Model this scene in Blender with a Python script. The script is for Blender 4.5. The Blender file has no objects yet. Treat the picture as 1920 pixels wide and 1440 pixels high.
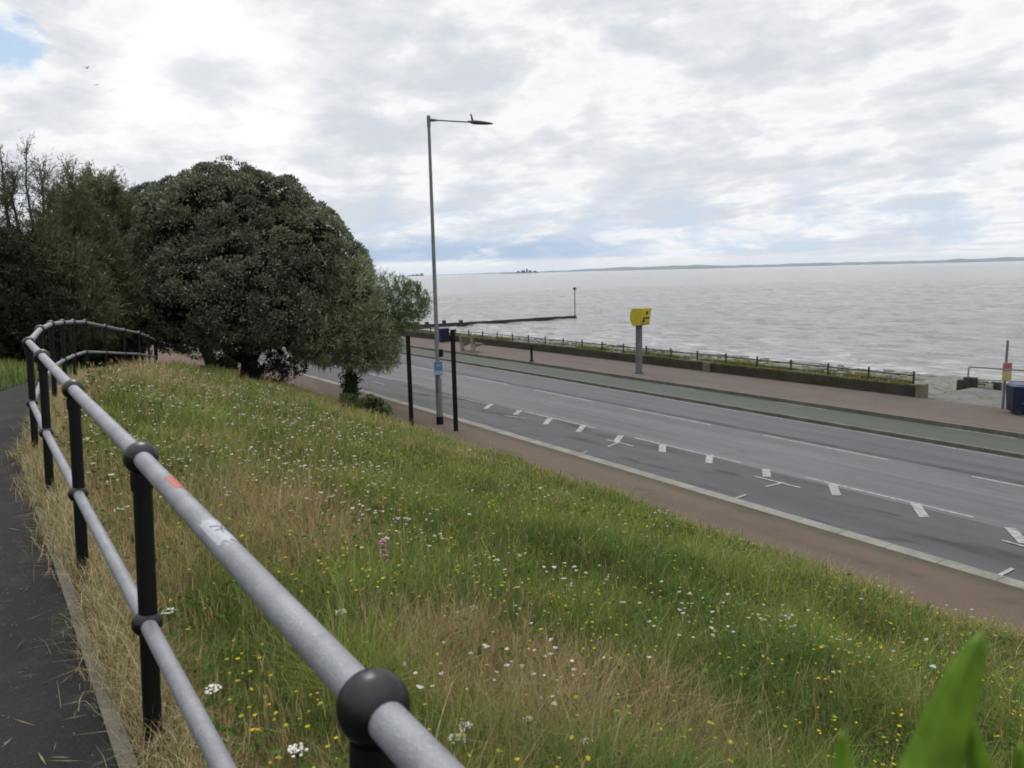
import bpy, math, random
import numpy as np
from mathutils import Vector, Matrix
random.seed(7); rng = np.random.default_rng(11)
SC = bpy.context.scene; COL = SC.collection
# ------------------------------------------------------------------ camera
FPX = 1450.0; PITCH = math.radians(8.2); ROLL = math.radians(1.36)
_f = np.array([0, math.cos(PITCH), -math.sin(PITCH)]); _r = np.array([1.0, 0, 0]); _u = np.array([0, math.sin(PITCH), math.cos(PITCH)])
CR = _r*math.cos(ROLL) - _u*math.sin(ROLL); CU = _u*math.cos(ROLL) + _r*math.sin(ROLL); CC = np.array([0, 0, 4.9])
cam = bpy.data.objects.new('camera', bpy.data.cameras.new('camera')); COL.objects.link(cam); SC.camera = cam
cam.matrix_world = Matrix(((CR[0], CU[0], -_f[0], CC[0]), (CR[1], CU[1], -_f[1], CC[1]), (CR[2], CU[2], -_f[2], CC[2]), (0, 0, 0, 1)))
cam.data.sensor_width = 36; cam.data.lens = 36*FPX/1920; cam.data.clip_start = 0.02; cam.data.clip_end = 60000
cam.data.dof.use_dof = True; cam.data.dof.focus_distance = 14; cam.data.dof.aperture_fstop = 6.5
def ray(px, py): return _f*FPX + CR*(px-960) - CU*(py-720)
def D(px, py, d):
    r = ray(px, py); return CC + r*d/r[1]
def G(px, py, z=0.0):
    r = ray(px, py); return CC + r*(z-4.9)/r[2]
def unit(v):
    v = np.asarray(v, float); return v/np.linalg.norm(v)
# ------------------------------------------------------------------ node helper
class NT:
    def __init__(s, tree): s.t = tree; s.t.nodes.clear()
    def n(s, typ, **kw):
        nd = s.t.nodes.new(typ)
        for k, v in kw.items():
            if k.startswith('i_'):
                key = k[2:]; key = int(key) if key.isdigit() else key.replace('_', ' ')
                s.put(nd.inputs[key], v)
            else: setattr(nd, k, v)
        return nd
    def put(s, sock, v):
        if isinstance(v, bpy.types.NodeSocket): s.t.links.new(v, sock)
        elif isinstance(v, bpy.types.Node): s.t.links.new(v.outputs[0], sock)
        else:
            if hasattr(sock.default_value, '__len__') and len(sock.default_value) == 4 and len(v) == 3: v = (*v, 1)
            sock.default_value = v
    def m(s, op, a, b=None, c=None, clamp=False):
        nd = s.t.nodes.new('ShaderNodeMath'); nd.operation = op; nd.use_clamp = clamp
        for i, v in enumerate((a, b, c)):
            if v is not None: s.put(nd.inputs[i], v)
        return nd.outputs[0]
    def vm(s, op, a, b=None, out=0):
        nd = s.t.nodes.new('ShaderNodeVectorMath'); nd.operation = op; s.put(nd.inputs[0], a)
        if b is not None: s.put(nd.inputs[1], b)
        return nd.outputs['Value'] if op in ('DOT_PRODUCT', 'LENGTH') else nd.outputs[0]
    def mix(s, f, a, b, blend='MIX'):
        nd = s.t.nodes.new('ShaderNodeMix'); nd.data_type = 'RGBA'; nd.blend_type = blend
        s.put(nd.inputs[0], f); s.put(nd.inputs[6], a); s.put(nd.inputs[7], b); return nd.outputs[2]
    def sm(s, v, lo, hi, a=0.0, b=1.0):
        nd = s.t.nodes.new('ShaderNodeMapRange'); nd.interpolation_type = 'SMOOTHSTEP'
        s.put(nd.inputs[0], v); nd.inputs[1].default_value = lo; nd.inputs[2].default_value = hi; nd.inputs[3].default_value = a; nd.inputs[4].default_value = b
        return nd.outputs[0]
    def noise(s, vec, scale=1.0, detail=4.0, rough=0.5, dist=0.0):
        nd = s.t.nodes.new('ShaderNodeTexNoise'); s.put(nd.inputs['Vector'], vec)
        nd.inputs['Scale'].default_value = scale; nd.inputs['Detail'].default_value = detail; nd.inputs['Roughness'].default_value = rough; nd.inputs['Distortion'].default_value = dist
        return nd.outputs[0]
    def comb(s, x, y, z=0.0):
        nd = s.t.nodes.new('ShaderNodeCombineXYZ'); s.put(nd.inputs[0], x); s.put(nd.inputs[1], y); s.put(nd.inputs[2], z); return nd.outputs[0]
# ------------------------------------------------------------------ world: cloudy sky
SUN_AZ = math.radians(-19); SUN_EL = math.radians(48)
sun_dir = np.array([math.sin(SUN_AZ)*math.cos(SUN_EL), math.cos(SUN_AZ)*math.cos(SUN_EL), math.sin(SUN_EL)])
W = bpy.data.worlds.new('World'); SC.world = W; W.use_nodes = True
w = NT(W.node_tree)
tc = w.n('ShaderNodeTexCoord').outputs['Generated']
sep = w.n('ShaderNodeSeparateXYZ', i_0=tc); X, Y, Z = sep.outputs
zz = w.m('MAXIMUM', Z, 0.0)
den = w.m('ADD', zz, 0.07)
U = w.m('DIVIDE', X, den); V = w.m('DIVIDE', Y, den)
uv = w.comb(w.m('ADD', U, w.m('MULTIPLY', V, 0.25)), w.m('MULTIPLY', V, 0.75), 0.0)
nA = w.noise(uv, 0.55, 7, 0.55, 0.6)
nB = w.noise(w.vm('ADD', uv, (5.2, 1.7, 3.1)), 1.5, 8, 0.6, 0.35)
nC = w.noise(w.vm('MULTIPLY', tc, (8.0, 8.0, 19.0)), 1.0, 9, 0.58, 0.15)
mixn = w.m('ADD', w.m('MULTIPLY', nA, 0.30), w.m('ADD', w.m('MULTIPLY', nB, 0.26), w.m('MULTIPLY', nC, 0.44)))
grey = w.sm(mixn, 0.455, 0.575)
rim = w.m('MULTIPLY', w.sm(mixn, 0.40, 0.455), w.sm(mixn, 0.455, 0.50, 1.0, 0.0))
def dirdot(px, py): return w.vm('DOT_PRODUCT', tc, tuple(unit(ray(px, py))))
glow = w.m('MULTIPLY', w.m('ADD', w.sm(dirdot(425, 150), 0.9915, 0.9995), w.m('MULTIPLY', w.sm(dirdot(380, 270), 0.989, 1.0), 0.6), clamp=True), w.sm(mixn, 0.60, 0.42, 0.15, 1.0))
grey = w.m('MULTIPLY', grey, w.m('SUBTRACT', 1.0, w.m('MULTIPLY', glow, 0.9)))
cc = w.mix(grey, (0.88, 0.88, 0.90), (0.675, 0.71, 0.77)); cc = w.mix(w.m('MULTIPLY', rim, 0.7), cc, (1.0, 1.0, 1.0))
cc = w.mix(glow, cc, (1.08, 1.08, 1.07))
# pale strip just above the sea, blue-grey banks a little higher
blueband = w.m('MULTIPLY', w.sm(Z, 0.012, 0.022), w.sm(Z, 0.045, 0.14, 1.0, 0.0))
nD = w.noise(w.vm('MULTIPLY', tc, (16.0, 16.0, 46.0)), 1.0, 8, 0.62, 0.5)
bm = w.m('MULTIPLY', blueband, w.sm(nD, 0.42, 0.62))
cc = w.mix(w.m('MULTIPLY', bm, 0.6), cc, (0.56, 0.69, 0.86))
leftb = w.m('MULTIPLY', w.m('MULTIPLY', w.sm(dirdot(800, 478), 0.955, 0.99), w.sm(Z, 0.013, 0.02)), w.sm(Z, 0.03, 0.055, 1.0, 0.0))
cc = w.mix(w.m('MULTIPLY', leftb, w.sm(nD, 0.3, 0.55, 0.35, 0.85)), cc, (0.40, 0.53, 0.73))
cc = w.mix(w.sm(Z, 0.002, 0.02, 0.75, 0.0), cc, (0.82, 0.82, 0.80))
bright = w.m('ADD', 1.0, w.sm(Z, 0.36, 0.95, 0.0, 1.35))
below = w.sm(Z, -0.06, 0.0, 0.35, 1.0)
cloud = w.n('ShaderNodeBackground', i_0=cc, i_1=w.m('MULTIPLY', w.m('MULTIPLY', bright, below), 1.0))
sky = w.n('ShaderNodeTexSky', sky_type='NISHITA', sun_disc=False, sun_elevation=SUN_EL, sun_rotation=SUN_AZ, altitude=10, air_density=1.0, dust_density=0.6, ozone_density=1.2)
blue = w.n('ShaderNodeBackground', i_0=sky.outputs[0], i_1=0.105)
hole = w.m('MULTIPLY', w.sm(w.m('ADD', dirdot(2, 100), w.m('MULTIPLY', w.m('SUBTRACT', nC, 0.5), 0.004)), 0.99905, 0.9996), 0.92)
nE = w.noise(w.vm('MULTIPLY', tc, (22.0, 22.0, 50.0)), 1.0, 6, 0.6, 0.3)
hole2 = w.m('MULTIPLY', w.sm(nE, 0.62, 0.78), w.sm(Z, 0.04, 0.16, 0.4, 0.0))
ms = w.n('ShaderNodeMixShader', i_0=w.m('MAXIMUM', hole, hole2)); w.put(ms.inputs[1], cloud); w.put(ms.inputs[2], blue)
wo = w.n('ShaderNodeOutputWorld'); w.put(wo.inputs['Surface'], ms)
# ------------------------------------------------------------------ sun (veiled by cloud)
sd = bpy.data.lights.new('sun', 'SUN'); sd.energy = 1.2; sd.angle = math.radians(14); sd.color = (1.0, 0.96, 0.9)
so = bpy.data.objects.new('sun', sd); COL.objects.link(so); so.rotation_euler = Vector(-sun_dir).to_track_quat('-Z', 'Y').to_euler()
SC.view_settings.view_transform = 'Standard'; SC.view_settings.look = 'None'; SC.view_settings.exposure = 0.0; SC.view_settings.gamma = 1.0
SC.render.engine = 'CYCLES'; SC.cycles.max_bounces = 6; SC.cycles.transparent_max_bounces = 8; SC.cycles.volume_bounces = 1
SC.render.filter_size = 1.7 if hasattr(SC.render, 'filter_size') else 1.5
try: SC.cycles.filter_width = 1.8
except Exception: pass
# ------------------------------------------------------------------ materials
MAT = {}
def material(name, col, rough=0.7, metal=0.0, vary=0.15, scale=6.0, bump=0.0, bscale=40.0, spec=0.5, col2=None, speck=0.0, coat=0.0):
    m = bpy.data.materials.new(name); m.use_nodes = True; t = NT(m.node_tree)
    pos = t.n('ShaderNodeTexCoord').outputs['Object']
    nz = t.noise(pos, scale, 6, 0.6)
    c2 = col2 if col2 else tuple(c*(1-vary*2) for c in col)
    c = t.mix(t.sm(nz, 0.35, 0.68), col, c2)
    if speck: c = t.mix(t.m('MULTIPLY', t.sm(t.noise(pos, 220, 2, 0.5), 0.52, 0.75), speck), c, tuple(min(1, x*2.6+.05) for x in col))
    b = t.n('ShaderNodeBsdfPrincipled', i_Base_Color=c, i_Roughness=t.m('ADD', rough-0.08, t.m('MULTIPLY', nz, 0.16)), i_Metallic=metal)
    b.inputs['Specular IOR Level'].default_value = spec
    if coat: b.inputs['Coat Weight'].default_value = coat
    if bump:
        bp = t.n('ShaderNodeBump', i_Strength=bump, i_Distance=0.01, i_Height=t.noise(pos, bscale, 5, 0.6)); t.put(b.inputs['Normal'], bp)
    o = t.n('ShaderNodeOutputMaterial', i_0=b); MAT[name] = m; return m
def sncoords(t):
    p = t.n('ShaderNodeNewGeometry').outputs['Position']
    return p, t.vm('DOT_PRODUCT', p, (-.545, .838, 0)), t.vm('DOT_PRODUCT', p, (.838, .545, 0))
def ground_mat(name, build, rough=0.8, bump=0.3, bscale=60, bdist=0.01, spec=0.4):
    m = bpy.data.materials.new(name); m.use_nodes = True; t = NT(m.node_tree)
    p, s, n = sncoords(t); c = build(t, p, s, n)
    b = t.n('ShaderNodeBsdfPrincipled', i_Base_Color=c, i_Roughness=rough); b.inputs['Specular IOR Level'].default_value = spec
    bp = t.n('ShaderNodeBump', i_Strength=bump, i_Distance=bdist, i_Height=t.noise(p, bscale, 4, 0.65)); t.put(b.inputs['Normal'], bp)
    t.n('ShaderNodeOutputMaterial', i_0=b); MAT[name] = m; return m
def asphalt(col, col2, tracks=0.0, speck=0.35, tint=None):
    def f(t, p, s, n):
        big = t.noise(t.comb(t.m('MULTIPLY', s, 0.12), t.m('MULTIPLY', n, 0.9)), 1.0, 6, 0.6)
        c = t.mix(t.sm(big, 0.33, 0.68), col, col2)
        blot = t.noise(p, 0.9, 7, 0.65, 0.4); c = t.mix(t.m('MULTIPLY', t.sm(blot, 0.52, 0.75), 0.45), c, tuple(x*0.55 for x in col2))
        if tracks:
            st = t.noise(t.comb(t.m('MULTIPLY', s, 0.03), t.m('MULTIPLY', n, 2.2)), 1.0, 4, 0.6)
            c = t.mix(t.m('MULTIPLY', t.sm(st, 0.4, 0.7), tracks), c, tuple(x*1.55 for x in col))
        if tint: c = t.mix(t.m('MULTIPLY', t.sm(t.noise(p, 1.7, 5, 0.6), 0.5, 0.7), 0.5), c, tint)
        g = t.noise(p, 90, 3, 0.7); c = t.mix(t.m('MULTIPLY', t.sm(g, 0.5, 0.72), speck), c, tuple(min(1, x*2.0+.03) for x in col))
        return t.mix(t.m('MULTIPLY', t.sm(t.noise(p, 45, 2, 0.5), 0.55, 0.75), speck*0.6), c, tuple(x*0.4 for x in col2))
    return f
ground_mat('road_asphalt', asphalt((.096, .098, .102), (.070, .072, .076), 0.45), 0.78, spec=0.25)
ground_mat('far_lane_asphalt', asphalt((.056, .056, .062), (.085, .085, .091), 0.7), 0.78, spec=0.25)
def bay_c(t, p, s, n):
    c = asphalt((.050, .052, .053), (.070, .071, .072), 0.15, .45)(t, p, s, n)
    k = t.noise(t.comb(t.m('ADD', t.m('MULTIPLY', s, .40), t.m('MULTIPLY', n, .5)), t.m('MULTIPLY', n, 1.5)), 1.0, 5, .6, .5)
    return t.mix(t.m('MULTIPLY', t.sm(k, .53, .68), .75), c, (.022, .022, .023))
ground_mat('bay_asphalt', bay_c, 0.8, spec=.25)
def red_c(t, p, s, n):
    c = asphalt((.098, .071, .054), (.077, .057, .044), 0.1, 0.3, (.095, .083, .066))(t, p, s, n)
    e = t.m('MULTIPLY', t.sm(t.m('ADD', n, t.m('MULTIPLY', t.noise(p, 2.0, 5, .7), .5)), 12.25, 12.65), .8)
    c = t.mix(e, c, (.05, .052, .03))
    return t.mix(t.m('MULTIPLY', t.sm(t.noise(t.comb(t.m('MULTIPLY', s, .25), n), 1.4, 6, .7), .54, .66), .55), c, (.042, .033, .028))
ground_mat('red_asphalt', red_c, 0.9, spec=.2)
ground_mat('promenade_red', asphalt((.094, .074, .061), (.074, .061, .052), 0.25, 0.3, (.10, .086, .072)), 0.9, spec=.2)
ground_mat('cycle_green', asphalt((.052, .060, .049), (.064, .070, .058), 0.3, 0.3), 0.85, spec=.2)
def path_c(t, p, s, n):
    c = asphalt((.017, .017, .017), (.025, .025, .024), 0.1, 0.6, (.04, .04, .036))(t, p, s, n)
    vd = t.n('ShaderNodeTexVoronoi', i_Vector=p, i_Scale=38).outputs['Distance']; c = t.mix(t.m('MULTIPLY', t.sm(vd, .20, .08), t.sm(t.noise(p, 14, 3, .6), .5, .62)), c, (.16, .155, .14))
    return t.mix(t.m('MULTIPLY', t.sm(t.noise(p, 2.2, 6, .7), .52, .64), .5), c, (.05, .052, .04))
ground_mat('path_asphalt', lambda t, p, s, n: t.mix(t.sm(s, 15, 24), path_c(t, p, s, n), t.mix(t.sm(s, 26, 36), (.15, .135, .12), (.115, .076, .066))), 0.9, 0.8, 120, 0.008, spec=.12)  # paler stretch further on: wear plus sunlit, low-angle brightness put into the colour
ground_mat('soil', lambda t, p, s, n: t.mix(t.sm(t.noise(p, 1.3, 7, 0.65), 0.4, 0.65), (.045, .052, .018), (.085, .062, .032)), 0.95, 0.8, 25, 0.05)
ground_mat('bank_soil', lambda t, p, s, n: t.mix(t.sm(t.noise(p, 1.3, 7, 0.65), 0.4, 0.65), (.05, .065, .02), (.09, .085, .035)), 0.95, 0.8, 25, 0.05)
def beach_c(t, p, s, n):
    vor = t.n('ShaderNodeTexVoronoi', i_Vector=p, i_Scale=2.6).outputs['Distance']
    c = t.mix(t.sm(t.noise(p, 0.5, 7, 0.7), 0.42, 0.6), (.085, .084, .075), (.05, .056, .036))
    c = t.mix(t.sm(vor, 0.25, 0.5), c, (.16, .155, .135))
    return t.mix(t.m('MULTIPLY', t.sm(t.noise(p, 3, 5, 0.6), 0.5, 0.7), 0.7), c, (.05, .055, .035))
ground_mat('beach_stones', beach_c, 0.85, 1.0, 6, 0.15)
def slip_c(t, p, s, n):
    c = t.mix(t.sm(t.noise(p, 0.9, 6, 0.7), 0.4, 0.62), (.095, .096, .088), (.05, .055, .046))
    vor = t.n('ShaderNodeTexVoronoi', i_Vector=p, i_Scale=5).outputs['Distance']
    return t.mix(t.sm(vor, 0.3, 0.6, 0, .5), c, (.14, .14, .125))
ground_mat('slipway_stone', slip_c, 0.85, 0.8, 12, 0.05)
def kerb_c(base):
    def f(t, p, s, n):
        c = t.mix(t.sm(t.noise(p, 1.3, 6, .7), .38, .64), base, tuple(x*.68 for x in base))
        j = t.m('FRACT', t.m('MULTIPLY', s, 1.0929)); c = t.mix(t.m('MULTIPLY', t.sm(j, .0, .035, 1, 0), .8), c, (.03, .03, .026))
        return t.mix(t.m('MULTIPLY', t.sm(t.noise(p, 60, 3, .7), .5, .7), .35), c, tuple(x*1.5 for x in base))
    return f
ground_mat('kerb_stone', kerb_c((.205, .20, .172)), .9, spec=.2)
ground_mat('kerb_dark', kerb_c((.125, .122, .098)), .9, spec=.2)
material('edging_concrete', (.13, .125, .10), 0.9, vary=.18, scale=5, bump=.5)
material('paint_white', (.29, .29, .28), 0.85, vary=.16, scale=9, col2=(.14, .14, .14))
material('tar_seam', (.022, .022, .024), 0.85, vary=.2, scale=1, col2=(.05, .05, .052))
material('galvanised', (.225, .232, .25), 0.5, metal=0.3, vary=.12, scale=9, bump=.3, bscale=220, speck=.22, spec=.4)
material('black_paint', (.0045, .005, .0055), 0.5, vary=.2, scale=20, bump=.12, bscale=90, spec=.22)
material('black_gloss', (.0035, .004, .005), 0.34, vary=.2, scale=25, bump=.12, bscale=60, spec=.38)
material('pole_grey', (.135, .148, .152), 0.55, metal=.3, vary=.12, scale=3)
material('lamp_grey', (.085, .088, .10), 0.5, metal=.2, vary=.12, scale=3)
material('black_post', (.007, .006, .007), 0.85, spec=.2, vary=.2, scale=4)
material('yellow_paint', (.42, .34, .012), 0.5, vary=.06, scale=4)
material('yellow_front', (.50, .42, .03), 0.5, vary=.06, scale=4)
material('dark_lens', (.015, .016, .015), 0.2)
material('timber_dark', (.030, .028, .022), 0.9, vary=.25, scale=3, bump=.8, bscale=12)
material('navy_plastic', (.007, .010, .036), 0.55, spec=.3, vary=.15, scale=5)
material('bin_lid', (.02, .035, .085), 0.45, vary=.1, scale=5)
material('rubber', (.012, .012, .013), 0.8)
material('sign_blue', (.06, .17, .29), 0.5, vary=.05)
material('sign_pale', (.26, .32, .36), 0.6, vary=.08)
material('sign_red', (.30, .09, .11), 0.55, vary=.08)
material('sign_yellow', (.36, .30, .09), 0.55, vary=.08)
material('tape_red', (.33, .045, .03), 0.6, vary=.1, scale=60, col2=(.30, .11, .08))
material('sticker_white', (.33, .345, .38), 0.55, vary=.08, scale=90)
material('sticker_ink', (.07, .08, .10), 0.6)
material('fence_green', (.030, .036, .036), 0.6, metal=.2, vary=.2, scale=3)
material('rail_pale', (.16, .165, .16), 0.55, metal=.3, vary=.2, scale=3)
material('bench_concrete', (.26, .25, .19), 0.9, vary=.2, scale=4)
material('bench_wood', (.10, .085, .06), 0.85, vary=.2, scale=8)
material('bark', (.035, .028, .022), 0.95, vary=.25, scale=5, bump=1.0, bscale=14)
material('twig', (.085, .072, .055), 0.9, vary=.2, scale=5)
material('pillar_stone', (.13, .118, .078), 0.9, vary=.15, scale=4, bump=.5)
material('ship_grey', (.05, .055, .065), 0.9)
material('gull_grey', (.30, .30, .34), 0.8)
material('flower_pink', (.46, .16, .34), 0.7, vary=.15, scale=60)
material('stem_green', (.07, .12, .03), 0.8)
def wall_c(t, p, s, n):
    z = t.n('ShaderNodeSeparateXYZ', i_0=p).outputs[2]
    br = t.n('ShaderNodeTexBrick', i_Vector=t.comb(s, z), i_Scale=4.5, i_Color1=(.045, .036, .026), i_Color2=(.025, .025, .018), i_Mortar=(.06, .056, .042)).outputs[0]
    c = t.mix(t.m('MULTIPLY', t.sm(t.noise(p, 1.4, 6, 0.7), 0.42, 0.6), 0.8), br, (.020, .023, .009))
    return t.mix(t.m('MULTIPLY', t.sm(z, .44, .6), t.sm(t.noise(p, 2.5, 5, .6), .35, .6)), c, (.10, .105, .028))
ground_mat('wall_brick', wall_c, 0.92, 0.8, 14, 0.03)
def leafmat(name, transl=0.3, rough=0.55, spec=.16):
    m = bpy.data.materials.new(name); m.use_nodes = True; t = NT(m.node_tree)
    c = t.n('ShaderNodeAttribute', attribute_name='col').outputs[0]
    b = t.n('ShaderNodeBsdfPrincipled', i_Base_Color=c, i_Roughness=rough); b.inputs['Specular IOR Level'].default_value = spec
    tr = t.n('ShaderNodeBsdfTranslucent', i_0=t.mix(0.5, c, (.16, .22, .03), 'MULTIPLY') if False else c)
    mx = t.n('ShaderNodeMixShader', i_0=transl); t.put(mx.inputs[1], b); t.put(mx.inputs[2], tr)
    t.n('ShaderNodeOutputMaterial', i_0=mx); MAT[name] = m
leafmat('foliage', .22, .5); leafmat('grass_blades', .3, .8, .04); leafmat('petals', .2, .7)
# big leaf
m = bpy.data.materials.new('broad_leaf'); m.use_nodes = True; t = NT(m.node_tree)
pz = t.n('ShaderNodeTexCoord').outputs['Object']; c = t.mix(t.sm(t.noise(pz, 26, 5, .6), .35, .65), (.10, .20, .012), (.19, .33, .03))
b = t.n('ShaderNodeBsdfPrincipled', i_Base_Color=c, i_Roughness=.45); tr = t.n('ShaderNodeBsdfTranslucent', i_0=c)
mx = t.n('ShaderNodeMixShader', i_0=.4); t.put(mx.inputs[1], b); t.put(mx.inputs[2], tr); t.n('ShaderNodeOutputMaterial', i_0=mx); MAT['broad_leaf'] = m
# sea
m = bpy.data.materials.new('sea_water'); m.use_nodes = True; t = NT(m.node_tree)
p, s, n = sncoords(t)
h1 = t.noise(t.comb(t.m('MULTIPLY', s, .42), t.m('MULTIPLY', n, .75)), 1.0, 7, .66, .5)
h2 = t.noise(t.comb(t.m('MULTIPLY', s, .05), t.m('MULTIPLY', n, .16)), 1.0, 5, .6, .4)
h3 = t.noise(t.comb(t.m('MULTIPLY', s, 1.8), t.m('MULTIPLY', n, 2.6)), 1.0, 4, .6, .5)
hh = t.m('ADD', t.m('MULTIPLY', h1, .5), t.m('ADD', t.m('MULTIPLY', h2, 1.3), t.m('MULTIPLY', h3, .34)))
c = t.mix(t.sm(h2, .35, .65), (.30, .30, .288), (.245, .246, .236)); c = t.mix(t.m('MULTIPLY', t.sm(h1, .38, .58, 1, 0), .5), c, (.14, .14, .134))  # last mix paints the shade of wave troughs into the water colour
foam = t.m('ADD', t.m('MULTIPLY', t.sm(n, 44, 66, 1.0, 0.0), t.sm(h1, .50, .64)), t.m('MULTIPLY', t.sm(n, 43.5, 47.5, 1, 0), t.sm(h3, .42, .6)), clamp=True)
c = t.mix(t.m('MULTIPLY', foam, .55), c, (.62, .62, .6))
b = t.n('ShaderNodeBsdfPrincipled', i_Base_Color=c, i_Roughness=.22, i_IOR=1.33)
bp = t.n('ShaderNodeBump', i_Strength=1.0, i_Distance=1.5, i_Height=hh); t.put(b.inputs['Normal'], bp)
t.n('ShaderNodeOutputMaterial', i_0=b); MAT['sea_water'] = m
m = bpy.data.materials.new('far_land'); m.use_nodes = True; t = NT(m.node_tree)
p = t.n('ShaderNodeNewGeometry').outputs['Position']
c = t.mix(t.sm(t.noise(t.vm('MULTIPLY', p, (.004, .004, .02)), 1, 5, .6), .4, .62), (.035, .045, .035), (.08, .085, .065))
b = t.n('ShaderNodeBsdfPrincipled', i_Base_Color=c, i_Roughness=.95); t.n('ShaderNodeOutputMaterial', i_0=b); MAT['far_land'] = m
# ------------------------------------------------------------------ object helpers
def tag(o, label=None, cat=None, group=None, kind=None):
    if label: o['label'] = label
    if cat: o['category'] = cat
    if group: o['group'] = group
    if kind: o['kind'] = kind
    return o
def empty(name, loc, label, cat, group=None, kind=None):
    o = bpy.data.objects.new(name, None); COL.objects.link(o); o.location = Vector(loc); o.empty_display_size = .1
    return tag(o, label, cat, group, kind)
class MB:
    def __init__(s): s.v = []; s.f = []; s.sm = []; s.mi = []; s.cur = 0
    def add(s, vs, fs, smooth=False):
        o = len(s.v); s.v += [tuple(map(float, v)) for v in vs]; s.f += [tuple(i+o for i in f) for f in fs]; s.sm += [smooth]*len(fs); s.mi += [s.cur]*len(fs); return s
    def box(s, c, size, ax=(1, 0, 0), up=(0, 0, 1), bev=0.0, taper=1.0):
        c = np.array(c, float); a = unit(ax); u = np.array(up, float); u = unit(u-a*np.dot(u, a)); b = np.cross(u, a)
        hx, hy, hz = [q/2 for q in size]
        if bev <= 0: 
            vs = [c+a*x*hx*(taper if z > 0 else 1)+b*y*hy*(taper if z > 0 else 1)+u*z*hz for z in (-1, 1) for y in (-1, 1) for x in (-1, 1)]
            return s.add(vs, [(0, 2, 3, 1), (4, 5, 7, 6), (0, 1, 5, 4), (2, 6, 7, 3), (0, 4, 6, 2), (1, 3, 7, 5)])
        vs = []
        prof = [(-hx+bev, -hy), (hx-bev, -hy), (hx, -hy+bev), (hx, hy-bev), (hx-bev, hy), (-hx+bev, hy), (-hx, hy-bev), (-hx, -hy+bev)]
        def ring(z, k, q): return [c+a*(x*k)*q+b*(y*k)*q+u*z for x, y in prof]
        kk = 1-bev/max(hx, hy); vs = ring(-hz, kk, 1)+ring(-hz+bev, 1, 1)+ring(hz-bev, 1, taper)+ring(hz, kk, taper)
        fs = [tuple(range(7, -1, -1)), tuple(range(24, 32))]
        for k in range(3):
            for i in range(8): j = (i+1) % 8; fs.append((k*8+i, k*8+j, k*8+8+j, k*8+8+i))
        return s.add(vs, fs)
    def tube(s, pts, r, seg=10, caps=True, smooth=True):
        pts = [np.array(q, float) for q in pts]; n = len(pts)
        rs = list(r) if hasattr(r, '__len__') else [r]*n
        vs = []; ref = None
        for i, q in enumerate(pts):
            d = unit(pts[min(i+1, n-1)]-pts[max(i-1, 0)])
            if ref is None: ref = np.array([0, 0, 1.]) if abs(d[2]) < .9 else np.array([1., 0, 0])
            a = unit(np.cross(d, ref)); b = np.cross(d, a); ref = np.cross(a, d)*1.0; ref = unit(np.cross(a, d)) if True else ref
            ref = -b if np.dot(-b, ref) > 0 else b
            for k in range(seg):
                th = 2*math.pi*k/seg; vs.append(q+rs[i]*(a*math.cos(th)+b*math.sin(th)))
        fs = []
        for i in range(n-1):
            for k in range(seg):
                j = (k+1) % seg; fs.append((i*seg+k, i*seg+j, (i+1)*seg+j, (i+1)*seg+k))
        s.add(vs, fs, smooth)
        if caps: s.add([vs[k] for k in range(seg)], [tuple(range(seg-1, -1, -1))]); s.add([vs[(n-1)*seg+k] for k in range(seg)], [tuple(range(seg))])
        return s
    def ball(s, c, r, seg=24, rings=14, sc=(1, 1, 1)):
        c = np.array(c, float); vs = [c+np.array([0, 0, r*sc[2]])]
        for i in range(1, rings):
            ph = math.pi*i/rings
            for k in range(seg):
                th = 2*math.pi*k/seg; vs.append(c+r*np.array([math.sin(ph)*math.cos(th)*sc[0], math.sin(ph)*math.sin(th)*sc[1], math.cos(ph)*sc[2]]))
        vs.append(c-np.array([0, 0, r*sc[2]])); fs = []
        for k in range(seg): fs.append((0, 1+k, 1+(k+1) % seg))
        for i in range(rings-2):
            for k in range(seg): a = 1+i*seg+k; b = 1+i*seg+(k+1) % seg; fs.append((a, a+seg, b+seg, b))
        L = len(vs)-1; o = 1+(rings-2)*seg
        for k in range(seg): fs.append((L, o+(k+1) % seg, o+k))
        return s.add(vs, fs, True)
    def build(s, name, mats, parent=None, label=None):
        me = bpy.data.meshes.new(name); me.from_pydata(s.v, [], s.f)
        mats = mats if isinstance(mats, (list, tuple)) else [mats]
        for q in mats: me.materials.append(MAT[q])
        me.polygons.foreach_set('use_smooth', s.sm); me.polygons.foreach_set('material_index', s.mi); me.update()
        o = bpy.data.objects.new(name, me); COL.objects.link(o)
        if parent is not None:
            o.parent = parent
            P = Vector((0, 0, 0)); q = parent
            while q is not None: P += q.location; q = q.parent
            me.transform(Matrix.Translation(-P))
        if label: o['label'] = label
        return o
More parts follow.
